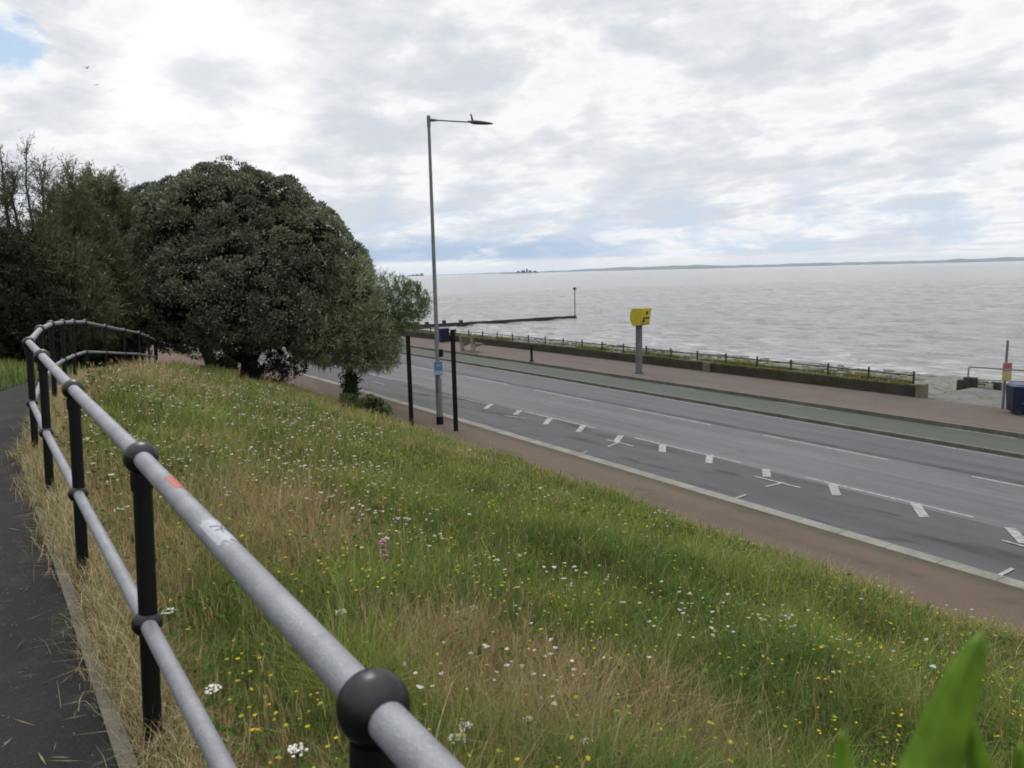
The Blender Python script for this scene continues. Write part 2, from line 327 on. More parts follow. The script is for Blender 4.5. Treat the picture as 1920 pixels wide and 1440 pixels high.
def np_mesh(name, V, quads=None, tris=None, col=None, mat='foliage', parent=None, smooth=False):
    me = bpy.data.meshes.new(name); V = np.ascontiguousarray(V, np.float32).reshape(-1, 3)
    if parent is not None: V = V - np.array(parent.location, np.float32)
    nq = 0 if quads is None else len(quads); nt = 0 if tris is None else len(tris)
    idx = np.concatenate([quads.reshape(-1) if nq else np.zeros(0, np.int32), tris.reshape(-1) if nt else np.zeros(0, np.int32)]).astype(np.int32)
    st = np.concatenate([np.arange(nq)*4, nq*4+np.arange(nt)*3]).astype(np.int32)
    me.vertices.add(len(V)); me.vertices.foreach_set('co', V.reshape(-1))
    me.loops.add(len(idx)); me.loops.foreach_set('vertex_index', idx)
    me.polygons.add(nq+nt); me.polygons.foreach_set('loop_start', st)
    me.update(calc_edges=True); me.validate()
    if smooth: me.polygons.foreach_set('use_smooth', [True]*(nq+nt))
    if col is not None:
        at = me.attributes.new('col', 'FLOAT_COLOR', 'POINT'); c4 = np.ones((len(V), 4), np.float32); c4[:, :3] = col; at.data.foreach_set('color', c4.reshape(-1))
    me.materials.append(MAT[mat]); o = bpy.data.objects.new(name, me); COL.objects.link(o)
    if parent is not None: o.parent = parent
    return o
# ------------------------------------------------------------------ site coordinates: s along the road, n towards the sea
def bend(s): return 0.0013*np.maximum(np.asarray(s, float)-30, 0)**2
def Wp(s, n, z=0.0):
    q = n-bend(s); return np.array([-.545*s+.838*q, .838*s+.545*q, z])
FS = [-20, 1, 2.8, 4.7, 6.7, 8.5, 10.3, 12, 13.6, 15.2, 17, 19.1, 21.1, 23.1, 25.2, 27.3, 34, 40, 44, 48, 60]
FN = [.7, .39, .33, .27, .2, .16, .32, .5, .71, .96, 1.26, 1.8, 2.4, 3.0, 3.5, 3.95, 5.0, 7.0, 8.8, 10.3, 10.35]
PS = [-20, 12, 15.2, 17, 19.1, 21.1, 23.1, 25.2, 27.3, 34, 40, 47, 200]
PZ = [3.3, 3.3, 3.2, 3.1, 2.89, 2.68, 2.47, 2.22, 1.97, 1.15, .45, .02, .01]
LN_S = [-20, 9, 12, 14.8, 18, 22, 27, 34, 42, 50, 60]; LN_N = [-2.2, -2.2, -1.5, -.15, .55, 1.5, 2.9, 3.7, 4.9, 6.0, 6.5]
EDGE = 10.55
def nf(s): return np.interp(s, FS, FN)
def zp(s): return np.interp(s, PS, PZ)
def nl(s): return np.interp(s, LN_S, LN_N)
def zter(s, n):
    s = np.asarray(s, float); n = np.asarray(n, float); F = nf(s); Zp = zp(s)
    tt = np.clip((n-F)/np.maximum(EDGE-F, .5), 0, 1); bank = Zp*(1-tt**1.12)
    L = nl(s); up = Zp+np.minimum((L-n)*.24, 7)
    bumps = .05*np.sin(s*1.7+n*.9)+.04*np.sin(n*2.3-s*.6)
    return np.where(n > F-.12, bank+bumps*np.clip((n-F)*1.2, 0, 1)*np.clip((EDGE-n)*1.5, 0, 1), np.where(n < L, up, Zp))
def sn_of(x, y):
    s = -.545*x+.838*y; n = .838*x+.545*y; return s, n+bend(s)
def T(px, py, dmax=80):
    r = ray(px, py); r = r/r[1]; d = 1.0
    while d < dmax:
        q = CC+r*d; s, n = sn_of(q[0], q[1])
        if q[2] <= float(zter(s, n)): return np.array([q[0], q[1], float(zter(s, n))])
        d += .02+d*.002
    return CC+r*dmax
# ------------------------------------------------------------------ setting
def sheet(name, n0, n1, z, mat, s0=-14.0, s1=150.0, ds=3.0, thick=0.0, label=None, jit=0.0):
    S = np.arange(s0, s1+.01, ds); b = MB(); vs = []
    for s in S:
        a = n0(s) if callable(n0) else n0; c = n1(s) if callable(n1) else n1
        j = random.uniform(-jit, jit); zz = z(s) if callable(z) else z
        vs += [Wp(s, a+j, zz), Wp(s, c, zz)]
        if thick: vs += [Wp(s, a+j, zz-thick), Wp(s, c, zz-thick)]
    k = 4 if thick else 2; fs = []
    for i in range(len(S)-1):
        o = i*k; q = o+k; fs.append((o, o+1, q+1, q))
        if thick: fs += [(o, q, q+2, o+2), (o+1, o+3, q+3, q+1)]
    b.add(vs, fs); o = b.build(name, mat); tag(o, kind='structure'); return o
# bank and meadow ground
def grid(name, s0, s1, ds, nn, mat, zfun, kind='structure'):
    S = np.arange(s0, s1+.01, ds); N = np.array(nn); SS, NN = np.meshgrid(S, N, indexing='ij'); B = bend(SS)
    q = NN-B; V = np.stack([-.545*SS+.838*q, .838*SS+.545*q, zfun(SS, NN)], -1).reshape(-1, 3)
    a, bq = SS.shape; I = np.arange(a*bq).reshape(a, bq); Q = np.stack([I[:-1, :-1], I[:-1, 1:], I[1:, 1:], I[1:, :-1]], -1).reshape(-1, 4)
    o = np_mesh(name, V, quads=Q, mat=mat, smooth=True); tag(o, kind=kind); return o
grid('meadow_ground', -14, 60, .4, np.arange(-.02, 1.0001, .02), 'soil', lambda S, K: 0*S)  # replaced below
bpy.data.objects.remove(bpy.data.objects['meadow_ground'])
def warp(name, s0, s1, ds, f0, f1, K, mat, zoff=0.0):
    S = np.arange(s0, s1+.01, ds); k = np.linspace(0, 1, K); SS, KK = np.meshgrid(S, k, indexing='ij')
    A = f0(SS); Bn = f1(SS); NN = A+(Bn-A)*KK; q = NN-bend(SS)
    V = np.stack([-.545*SS+.838*q, .838*SS+.545*q, zter(SS, NN)+zoff], -1).reshape(-1, 3)
    a, b = SS.shape; I = np.arange(a*b).reshape(a, b); Q = np.stack([I[:-1, :-1], I[:-1, 1:], I[1:, 1:], I[1:, :-1]], -1).reshape(-1, 4)
    return tag(np_mesh(name, V, quads=Q, mat=mat, smooth=True), kind='structure')
warp('meadow_ground', -14, 62, .4, lambda S: nf(S)-.11, lambda S: 0*S+EDGE+.1, 50, 'soil', -.02)
warp('footpath', -14, 150, .5, lambda S: nl(S)-.05, lambda S: nf(S)-.165, 8, 'path_asphalt')
warp('path_edging', -14, 44, .5, lambda S: nf(S)-.165, lambda S: nf(S)-.11, 2, 'edging_concrete', .012)
warp('grass_bank', -14, 150, 1.0, lambda S: 0*S-45, lambda S: nl(S)-.04, 40, 'bank_soil', .01)
sheet('pavement', EDGE-.25, 12.42, 0, 'red_asphalt', s1=150, jit=0)
sheet('kerb', 12.42, 12.72, .005, 'kerb_stone', ds=.9, thick=.11)
sheet('parking_strip', 12.72, 15.42, -.1, 'bay_asphalt')
sheet('road', 15.42, 18.95, -.1, 'road_asphalt')
tag(sheet('far_lane', 18.95, 21.35, -.1, 'far_lane_asphalt'), kind='structure')
sheet('tar_joint', 18.84, 19.08, -.096, 'tar_seam', jit=.05, ds=1.2)
sheet('cycle_kerb', 21.35, 21.5, .0, 'kerb_dark', ds=.9, thick=.11)
sheet('cycle_lane', 21.5, 23.38, -.005, 'cycle_green')
sheet('promenade_kerb', 23.38, 23.52, .12, 'kerb_dark', ds=.9, thick=.14)
sheet('promenade', 23.52, 27.15, .115, 'promenade_red', s0=-14)
sheet('slipway', 27.12, 30.9, lambda s: .10, 'slipway_stone', s0=-14, s1=15.2, ds=1.0)
# beach falling to the water
grid('beach', -14, 150, 1.0, [27.3, 28, 30.8, 31, 34, 38, 42, 46, 52, 60], 'beach_stones', lambda S, N: np.where(N < 31, -.35, -.35-(N-31)*.098)+.06*np.sin(S*1.3+N)+.05*np.sin(N*1.9-S*.7))
grid('inland_ground', -14, 400, 20, [-400, -200, -60, -44], 'bank_soil', lambda S, N: 0*S+9.5)
b = MB()
pts = [Wp(-300, 30, -1.9), Wp(-300, 22000, -1.9), np.array([-24000, 22000, -1.9]), np.array([-24000, 300, -1.9]), Wp(160, 10, -1.9)]
b.add([(-20, 20, -1.9), (9000, -13500, -1.9), (26000, 4000, -1.9), (26000, 26000, -1.9), (-26000, 26000, -1.9), (-26000, 500, -1.9), (-110, 120, -1.9)], [(0, 1, 2, 3, 4, 5, 6)])
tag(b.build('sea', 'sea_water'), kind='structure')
# nearer water with real wave relief
S = np.arange(-30, 260, .75); N = [43.0]
while N[-1] < 420: N.append(N[-1]+.28+(N[-1]-43)*.0055)
N = np.array(N); SS, NN = np.meshgrid(S, N, indexing='ij'); q = NN-bend(SS); XX = -.545*SS+.838*q; YY = .838*SS+.545*q; ZZ = 0*XX; wr = np.random.default_rng(4)
for _ in range(46):
    lam = 1.2*6**wr.uniform(0, 1); th = wr.normal()*.45; kx = 2*np.pi/lam; ph = wr.uniform(0, 6.28); am = .0056*lam**.6*wr.uniform(.5, 1.3); dd = math.sin(th+.12)*SS+math.cos(th)*NN
    ZZ = ZZ+am*(np.sin(kx*dd+ph+.8*np.sin(SS*.11+ph)))
ZZ = ZZ+.35*np.abs(ZZ); fade = np.clip((NN-43)/10, .15, 1)*np.clip((420-NN)/180, 0, 1)*np.clip((SS+30)/20, 0, 1)*np.clip((260-SS)/60, 0, 1)
I = np.arange(SS.size).reshape(SS.shape); Q = np.stack([I[:-1, :-1], I[1:, :-1], I[1:, 1:], I[:-1, 1:]], -1).reshape(-1, 4)
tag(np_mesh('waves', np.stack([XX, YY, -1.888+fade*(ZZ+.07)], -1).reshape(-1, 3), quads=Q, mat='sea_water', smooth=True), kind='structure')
# road markings, all taken as points on the road plane
b = MB()
def mark(p0, p1, wd, z=-.094):
    a = G(*p0, -.1); c = G(*p1, -.1); d = unit(c-a); q = np.array([-d[1], d[0], 0])*wd/2; h = np.array([0, 0, .005+.0005*(len(b.v)//4)])
    b.add([a-q+h, c-q+h, c+q+h, a+q+h], [(0, 1, 2, 3)])
for (x0, y0), (x1, y1) in [((1510, 895), (1825, 970)), ((1190, 821), (1390, 868)), ((984, 772), (1118, 803))]: mark((x0, y0), (x1, y1), .085)
for x, y, X1, Y1 in [(1560, 907, 1569, 929), (1716, 944, 1733, 970), (1242, 834, 1242, 848), (1331, 853, 1329, 869), (1095, 797, 1084, 810), (1032, 785, 1022, 796), (1436, 880, 1438, 895), (1164, 817, 1155, 829), (1893, 990, 1922, 1020), (975, 770, 966, 778), (921, 758, 910, 767)]:
    mark((x, y), (X1, Y1), .19)
for q in [((1138, 825), (1187, 837)), ((1140, 838), (1162, 829)), ((1415, 894), (1500, 915)), ((1434, 914), (1470, 905)), ((1366, 940), (1399, 928)), ((1078, 855), (1102, 847)), ((1878, 1014), (1922, 1026)), ((1868, 1083), (1899, 1067)), ((945, 780), (985, 785)), ((860, 746), (925, 761)), ((815, 741), (860, 746)), ((770, 733), (800, 739)), ((740, 712), (800, 724)), ((700, 716), (722, 722))]: mark(q[0], q[1], .07)
def sline(n0, wd, s0, s1, on=1e9, off=0):
    s = s0
    while s < s1:
        e = min(s+on, s1); k = max(1, int((e-s)/3)+1); vs = []; S = np.linspace(s, e, k+1)
        for q in S: vs += [Wp(q, n0-wd/2, -.0963), Wp(q, n0+wd/2, -.0963)]
        b.add(vs, [(i*2, i*2+1, i*2+3, i*2+2) for i in range(k)]); s = e+off
sline(18.66, .085, -7, 110, 3.95, 2.05)
sline(21.18, .055, -14, 120)
for k in range(9): s0 = 34.3+k*5.7; sline(15.5, .085, s0, s0+3.8)
tag(b.build('road_markings', 'paint_white'), kind='structure')
b = MB()
for s0 in range(-8, 100, 6):
    vs = [Wp(s0, 23.22, .0), Wp(s0, 23.27, .0), Wp(s0+2, 23.27, .0), Wp(s0+2, 23.22, .0)]; b.add(vs, [(0, 1, 2, 3)])
tag(b.build('cycle_lane_markings', 'paint_white'), kind='structure')
# ------------------------------------------------------------------ path railing
pix = [(1.05, 700, 1325), (2.5, 264, 858), (4.1, 137, 730), (5.7, 79, 668), (7.2, 54, 642), (8.8, 75, 618), (10.3, 95, 608), (11.8, 116, 605), (13.3, 136, 604), (14.9, 158, 604), (17, 196, 612), (19, 232, 619), (21, 260, 624), (23, 278, 631)]
tops = [D(x, y, d) for d, x, y in pix]
for s_ in (27.2, 29.1, 31.0, 32.9): q = Wp(s_, float(nf(s_))+.03); tops.append(np.array([q[0], q[1], float(zp(s_))+1.05]))
tops.insert(0, tops[0]+(tops[0]-tops[1])*1.25)
root = empty('path_railing', (float(tops[1][0]), float(tops[1][1]), 3.3), 'black posts with ball joints and two grey tube rails curving along the footpath', 'railing')
RR = .029
def base_of(q): return np.array([q[0]-.05, q[1]-.02, q[2]-1.08])
mids = []
for q in tops:
    bs = base_of(q); mids.append(q+(bs-q)*.53)
    b = MB(); b.tube([bs-np.array([0, 0, .15]), q-np.array([0, 0, .03])], .030, 18); b.tube([bs+(q-bs)*.90, bs+(q-bs)*.955], .035, 18)
    po = b.build('post', 'black_paint', root)
    j = MB(); j.ball(q, .054, 32, 20)
    jj = j.build('ball_joint', 'black_gloss', po); j = MB(); j.ball(mids[-1], .049, 28, 18, (1, 1, .92)); j.build('ball_joint', 'black_gloss', po)
for nm, L in (('top_rail', tops), ('middle_rail', mids)):
    b = MB(); b.tube(L, RR if nm == 'top_rail' else .0265, 20); rl = b.build(nm, 'galvanised', root)
    if nm == 'top_rail': rail = rl
# stickers on the near stretch of rail (between the nearest two visible balls)
def shell(b, A, B, t0, t1, a0, a1, r, wob=0.0, na=10, nt=8):
    d = unit(B-A); side = unit(np.cross(d, [0, 0, 1.])); up = np.cross(side, d); vs = []
    for i in range(nt+1):
        for k in range(na+1):
            tt = t0+(t1-t0)*i/nt; an = a0+(a1-a0)*k/na
            e = wob*math.sin(k*2.1+i*.7)*(1 if i in (0, nt) else 0)
            c = A+(B-A)*(tt+e); vs.append(c+r*(side*math.cos(an)+up*math.sin(an)))
    b.add(vs, [(i*(na+1)+k, i*(na+1)+k+1, (i+1)*(na+1)+k+1, (i+1)*(na+1)+k) for i in range(nt) for k in range(na)], True)
def proj(P): v = P-CC; return 960+FPX*v@CR/(v@_f)
def tfind(A, B, px):
    lo, hi = 0.0, 1.0
    for _ in range(40):
        mm = (lo+hi)/2
        if (proj(A+(B-A)*mm)-px)*(proj(A)-px) > 0: lo = mm
        else: hi = mm
    return lo
A, B = tops[2], tops[1]
b = MB(); shell(b, A, B, tfind(A, B, 314), tfind(A, B, 334), 1.35, 2.5, RR+.0008, .004)
b.build('sticker', 'tape_red', rail, 'torn red tape scrap on the near top rail')
b = MB(); shell(b, A, B, tfind(A, B, 392), tfind(A, B, 430), .7, 2.75, RR+.0008, .006)
stk = b.build('sticker', 'sticker_white', rail, 'peeling pale sticker with dark scribbled print')
b = MB(); t0 = tfind(A, B, 396); t1 = tfind(A, B, 422)
for (u0, a0, u1, a1) in [(.1, 2.5, .45, 1.9), (.45, 1.9, .3, 1.2), (.45, 1.9, .8, 1.7), (.45, 1.9, .75, 2.4), (.3, 2.3, .35, 2.65), (.6, 1.8, .62, 1.3)]:
    d = unit(B-A); side = unit(np.cross(d, [0, 0, 1.])); up = np.cross(side, d)
    P = []
    for k in range(6):
        f = k/5; tt = t0+(t1-t0)*(u0+(u1-u0)*f); an = a0+(a1-a0)*f; P.append(A+(B-A)*tt+(RR+.0012)*(side*math.cos(an)+up*math.sin(an)))
    b.tube(P, .0011, 6)
b.build('print', 'sticker_ink', stk)
# ------------------------------------------------------------------ vegetation helpers
def vnoise(x, y, sc, seed=0):
    x = np.asarray(x)*sc+seed*17.3; y = np.asarray(y)*sc+seed*9.1; xi = np.floor(x).astype(np.int64); yi = np.floor(y).astype(np.int64); fx = x-xi; fy = y-yi
    fx = fx*fx*(3-2*fx); fy = fy*fy*(3-2*fy)
    def h(a, b): q = (a*374761393+b*668265263+seed*974634777) & 0xffffffff; q = ((q ^ (q >> 13))*1274126177) & 0xffffffff; return ((q ^ (q >> 16)) & 0xffff)/65535.0
    return (h(xi, yi)*(1-fx)+h(xi+1, yi)*fx)*(1-fy)+(h(xi, yi+1)*(1-fx)+h(xi+1, yi+1)*fx)*fy
def fbm(x, y, sc, seed=0): return .5*vnoise(x, y, sc, seed)+.3*vnoise(x, y, sc*2.1, seed+1)+.2*vnoise(x, y, sc*4.3, seed+2)
def nrm(a): return a/np.maximum(np.linalg.norm(a, axis=-1, keepdims=True), 1e-9)
def leafcards(P, axis, L, Wd, col, fold=.25):
    """diamond leaves with a folded midrib: P base (N,3), axis unit, L length, Wd width"""
    N = len(P); rnd = nrm(rng.normal(size=(N, 3))); side = nrm(np.cross(axis, rnd)); up = np.cross(side, axis)
    L = np.asarray(L).reshape(-1, 1)*np.ones((N, 1)); Wd = np.asarray(Wd).reshape(-1, 1)*np.ones((N, 1))
    mid = P+axis*L*.45
    V = np.stack([P, mid+side*Wd*.5+up*Wd*fold, P+axis*L, mid-side*Wd*.5+up*Wd*fold], 1)
    I = np.arange(N)[:, None]*4+np.arange(4)[None]
    return V.reshape(-1, 3), I.astype(np.int32), np.repeat(col, 4, axis=0)
class Cards:
    def __init__(s): s.V = []; s.Q = []; s.C = []; s.n = 0
    def add(s, V, Q, C): s.V.append(V); s.Q.append(Q+s.n); s.C.append(C); s.n += len(V)
    def build(s, name, mat='foliage', parent=None): return np_mesh(name, np.concatenate(s.V), quads=np.concatenate(s.Q), col=np.concatenate(s.C), mat=mat, parent=parent)
def lobe_surface(lobes, spacing, lower=-.9, rough=.1):
    Cs, Ns = [], []
    for i, (c, r) in enumerate(lobes):
        c = np.array(c); r = np.array(r); area = 4*math.pi*((r[0]*r[1])**1.6/3+(r[0]*r[2])**1.6/3+(r[1]*r[2])**1.6/3)**(1/1.6)
        k = int(area/spacing**2); d = nrm(rng.normal(size=(k, 3))); d = d[d[:, 2] > lower]
        rr = 1+rough*rng.normal(size=(len(d), 1)); P = c+d*r*rr; Nn = nrm(d/r); keep = np.ones(len(d), bool)
        for j, (c2, r2) in enumerate(lobes):
            if j != i: keep &= (((P-np.array(c2))/np.array(r2))**2).sum(1) > .8
        Cs.append(P[keep]); Ns.append(Nn[keep])
    return np.concatenate(Cs), np.concatenate(Ns)
def inside_pts(lobes, k, lo=.35, hi=.9):
    out = []; vol = np.array([np.prod(r) for c, r in lobes]); vol = vol/vol.sum()
    for (c, r), v in zip(lobes, vol):
        m_ = int(k*v)+1; d = nrm(rng.normal(size=(m_, 3))); out.append(np.array(c)+d*np.array(r)*rng.uniform(lo, hi, (m_, 1)))
    return np.concatenate(out)
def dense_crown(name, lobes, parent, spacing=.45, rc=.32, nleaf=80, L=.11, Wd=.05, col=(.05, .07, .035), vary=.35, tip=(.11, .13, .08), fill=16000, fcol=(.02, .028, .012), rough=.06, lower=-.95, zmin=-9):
    cd = Cards(); C, Nn = lobe_surface(lobes, spacing, lower, rough); kk = C[:, 2] > zmin+rng.normal(size=len(C))*.15; C = C[kk]; Nn = Nn[kk]; K = len(C)
    rcs = rc*rng.uniform(.65, 1.35, K)
    d = nrm(rng.normal(size=(K, nleaf, 3))+Nn[:, None]*1.5+np.array([0, 0, .5])); rad = rcs[:, None, None]*rng.uniform(.75, 1.1, (K, nleaf, 1))
    P = (C[:, None]+d*rad*np.array([1, 1, .85])).reshape(-1, 3)
    ax = nrm(d.reshape(-1, 3)*.8+rng.normal(size=(K*nleaf, 3))*.55+np.array([0, 0, .15]))
    base = np.array(col)*(1+vary*rng.normal(size=(K, 1, 1))*.5)
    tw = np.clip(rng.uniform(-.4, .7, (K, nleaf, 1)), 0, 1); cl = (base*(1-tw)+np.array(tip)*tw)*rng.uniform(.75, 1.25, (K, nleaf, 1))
    cd.add(*leafcards(P, ax, L*rng.uniform(.7, 1.3, len(P)), Wd*rng.uniform(.7, 1.3, len(P)), np.clip(cl.reshape(-1, 3), .008, 1)))
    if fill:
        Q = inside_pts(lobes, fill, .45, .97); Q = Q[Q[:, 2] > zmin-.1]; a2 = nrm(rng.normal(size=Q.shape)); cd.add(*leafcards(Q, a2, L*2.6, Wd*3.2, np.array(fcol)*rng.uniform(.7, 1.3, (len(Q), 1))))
    return cd.build(name, 'foliage', parent)
def wispy(cd, P, Dn, n, L, Wd, col, spread=.5, droop=0.0, vary=.25):
    """thin feathery sprays from points P heading along Dn"""
    I = rng.integers(0, len(P), n); d = nrm(Dn[I]+rng.normal(size=(n, 3))*spread+np.array([0, 0, -droop]))
    pos = P[I]+rng.normal(size=(n, 3))*L*.35
    cl = np.array(col)*rng.uniform(1-vary, 1+vary, (n, 1))*(1+.15*rng.normal(size=(n, 1)))
    cd.add(*leafcards(pos, d, L*rng.uniform(.5, 1.3, n), Wd*rng.uniform(.7, 1.3, n), np.clip(cl, .006, 1), .1))
def trunk(parent, pts, rs, limbs=(), mat='bark', name='trunk'):
    b = MB(); P = [np.array(q, float) for q in pts]
    for i in range(1, len(P)-1): P[i] = P[i]+np.array([random.uniform(-.05, .05), random.uniform(-.05, .05), 0])
    b.tube(P, rs, 12)
    for q, r0, r1 in limbs: b.tube([np.array(a, float) for a in q], np.linspace(r0, r1, len(q)), 8)
    return b.build(name, mat, parent)
def limbs_to(c0, targets, r=.12, jit=.25):
    out = []
    for tg in targets:
        c0 = np.array(c0); tg = np.array(tg); P = [c0+(tg-c0)*f+np.array([random.uniform(-jit, jit)*(0 < f < 1) for _ in range(3)]) + np.array([0, 0, .35*math.sin(f*math.pi)]) for f in (0, .3, .6, .85, 1)]
        out.append((P, r, r*.25))
    return out
# ------------------------------------------------------------------ the big holm oak and its neighbours
def px_lobe(px, py, d, rx, ry, rz): return (D(px, py, d), (rx, ry, rz))
ta = T(470, 722)
tA = empty('round_tree', ta, 'great dome-crowned evergreen tree with dark grey-green leaves and a short dark trunk on the bank', 'tree')
dA = ta[1]
LA = [px_lobe(425, 478, dA+.5, 3.15, 3.3, 2.95), px_lobe(545, 512, dA+.4, 2.5, 2.8, 2.45), px_lobe(340, 505, dA+1, 2.6, 2.8, 2.7), px_lobe(470, 432, dA+.5, 2.5, 2.6, 1.85), px_lobe(370, 425, dA, 1.5, 1.6, 1.5), px_lobe(575, 462, dA+.4, 1.15, 1.4, 1.15), px_lobe(430, 560, dA-.6, 3.3, 3.2, 1.9), px_lobe(622, 550, dA+.6, 1.35, 1.8, 1.8), px_lobe(300, 560, dA+.8, 1.9, 2.2, 1.6), px_lobe(530, 585, dA-.4, 2.0, 2.4, 1.6), px_lobe(430, 540, dA-1.0, 2.8, 2.6, 2.0)]
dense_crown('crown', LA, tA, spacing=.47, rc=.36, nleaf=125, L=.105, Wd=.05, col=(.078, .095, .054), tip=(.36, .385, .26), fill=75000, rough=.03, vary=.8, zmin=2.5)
b0 = ta; f0 = ta+np.array([.05, 0, .8]); f1 = ta+np.array([-.1, .1, 1.6])
trunk(tA, [ta-np.array([0, 0, .3]), ta+np.array([0, 0, .3]), f0, f1, D(450, 500, dA)], [.50, .36, .32, .30, .1], limbs_to(f0, [D(380, 560, dA), D(540, 560, dA), D(470, 480, dA-1), D(340, 600, dA+1), D(600, 560, dA+.5)], .2))
LA2 = [px_lobe(520, 692, dA-.6, .55, .6, .42), px_lobe(490, 668, dA-.3, .5, .5, .5), px_lobe(545, 680, dA-.8, .4, .4, .3)]
dense_crown('low_foliage', LA2, tA, spacing=.34, rc=.22, nleaf=60, L=.11, Wd=.05, col=(.03, .037, .018), tip=(.06, .07, .038), fill=0)
tb = T(398, 694)
tB = empty('shaded_tree', tb, 'darker evergreen tree tucked behind the left side of the great dome-crowned tree', 'tree')
dB = tb[1]
LB = [px_lobe(262, 470, dB-1, 1.9, 2.4, 2.6), px_lobe(250, 560, dB-1, 1.9, 2.2, 1.7), px_lobe(340, 585, dB-2, 2.0, 2.0, 1.35), px_lobe(300, 420, dB, 1.9, 2, 1.8), px_lobe(395, 560, dB, 1.8, 1.8, 1.6)]
dense_crown('crown', LB, tB, spacing=.42, rc=.3, nleaf=64, L=.12, Wd=.055, col=(.045, .06, .03), tip=(.10, .12, .07), fill=14000, zmin=2.45, rough=.04)
f0 = tb+np.array([-.2, 0, 1.0])
trunk(tB, [tb-np.array([0, 0, .3]), tb+np.array([0, 0, .3]), f0, f0+np.array([-.4, 0, .9])], [.42, .32, .30, .22], limbs_to(f0, [D(300, 540, dB-1), D(420, 600, dB), D(350, 480, dB)], .18))
sb = T(421, 697)
sB = empty('low_shrub', sb, 'small dark rounded shrub at the foot of the shaded tree', 'shrub')
dense_crown('foliage', [(sb+np.array([.1, 0, .35]), (.55, .5, .42))], sB, spacing=.26, rc=.17, nleaf=40, L=.09, Wd=.035, col=(.035, .045, .022), tip=(.07, .09, .045), fill=1500)
# feathery tree in front, leaning out over the pavement
tt_ = T(655, 764)
tT = empty('feathery_tree', tt_, 'feathery ivy-trunked tree at the pavement edge, one airy bough reaching towards the lamp', 'tree')
dT = float(tt_[1])
LT = [px_lobe(655, 560, dT, 1.1, 1.0, 1.25), px_lobe(630, 620, dT-.2, 1.45, 1.1, .95), px_lobe(690, 622, dT, .85, .9, .85), px_lobe(590, 610, dT, .75, .8, .7), px_lobe(690, 665, dT, 1.0, .8, .5), px_lobe(620, 655, dT, 1.0, .8, .45), px_lobe(640, 520, dT+.2, .55, .6, .6), px_lobe(728, 640, dT+.2, .34, .5, .6), px_lobe(572, 605, dT-.1, .6, .6, .55), px_lobe(585, 650, dT-.1, .6, .6, .4)]
cd = Cards(); C, Nn = lobe_surface(LT, .16, -.99, .17); dn = nrm(Nn*.8+np.array([0, 0, .35]))
wispy(cd, C, dn, 27000, .20, .022, (.15, .18, .09), .8); wispy(cd, C, dn, 18000, .26, .026, (.28, .31, .175), .7)
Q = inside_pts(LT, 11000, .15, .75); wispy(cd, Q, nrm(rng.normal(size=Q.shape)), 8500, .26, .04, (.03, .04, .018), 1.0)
cd.build('crown', 'foliage', tT)
LT2 = [px_lobe(735, 560, dT+.3, .35, .4, .6), px_lobe(765, 575, dT+.4, .5, .5, .8), px_lobe(790, 570, dT+.4, .28, .3, .55), px_lobe(745, 598, dT+.3, .6, .5, .5), px_lobe(770, 545, dT+.4, .35, .3, .3)]
cd = Cards(); C, Nn = lobe_surface(LT2, .22, -.99, .2); dn = nrm(Nn*.4+np.array([0, 0, .8])); wispy(cd, C, dn, 5200, .17, .026, (.11, .16, .06), .6); Q = inside_pts(LT2, 1500, .1, .9); wispy(cd, Q, nrm(rng.normal(size=Q.shape)), 2200, .17, .026, (.075, .11, .045), 1.0)
cd.build('bough_foliage', 'foliage', tT)
trunk(tT, [tt_-np.array([0, 0, .2]), tt_+np.array([.02, 0, .5]), D(657, 700, dT), D(655, 640, dT), D(650, 560, dT)], [.20, .15, .14, .1, .04],
      [([D(656, 660, dT), D(690, 600, dT), D(720, 585, dT+.2), D(745, 570, dT+.3), D(768, 540, dT+.4)], .06, .02), ([D(655, 660, dT), D(620, 620, dT), D(600, 600, dT)], .05, .02), ([D(722, 585, dT+.2), D(770, 590, dT+.3), D(795, 570, dT+.4)], .03, .012)])
cd = Cards(); q = np.array([D(657, 700+rng.uniform(0, 62), dT-.02) for _ in range(500)])+rng.normal(size=(500, 3))*np.array([.13, .13, .03]); wispy(cd, q, nrm(rng.normal(size=q.shape)), 2600, .12, .07, (.035, .055, .02), 1.0)
cd.build('ivy', 'foliage', tT)
sb = T(700, 785); sS = empty('pavement_shrub', sb, 'small green bush hugging the foot of the feathery tree', 'shrub')
dense_crown('foliage', [(sb+np.array([-.15, .1, .15]), (.5, .4, .38)), (sb+np.array([-.75, .3, .25]), (.35, .35, .35))], sS, spacing=.2, rc=.13, nleaf=40, L=.09, Wd=.035, col=(.06, .08, .03), tip=(.11, .14, .05), fill=800)
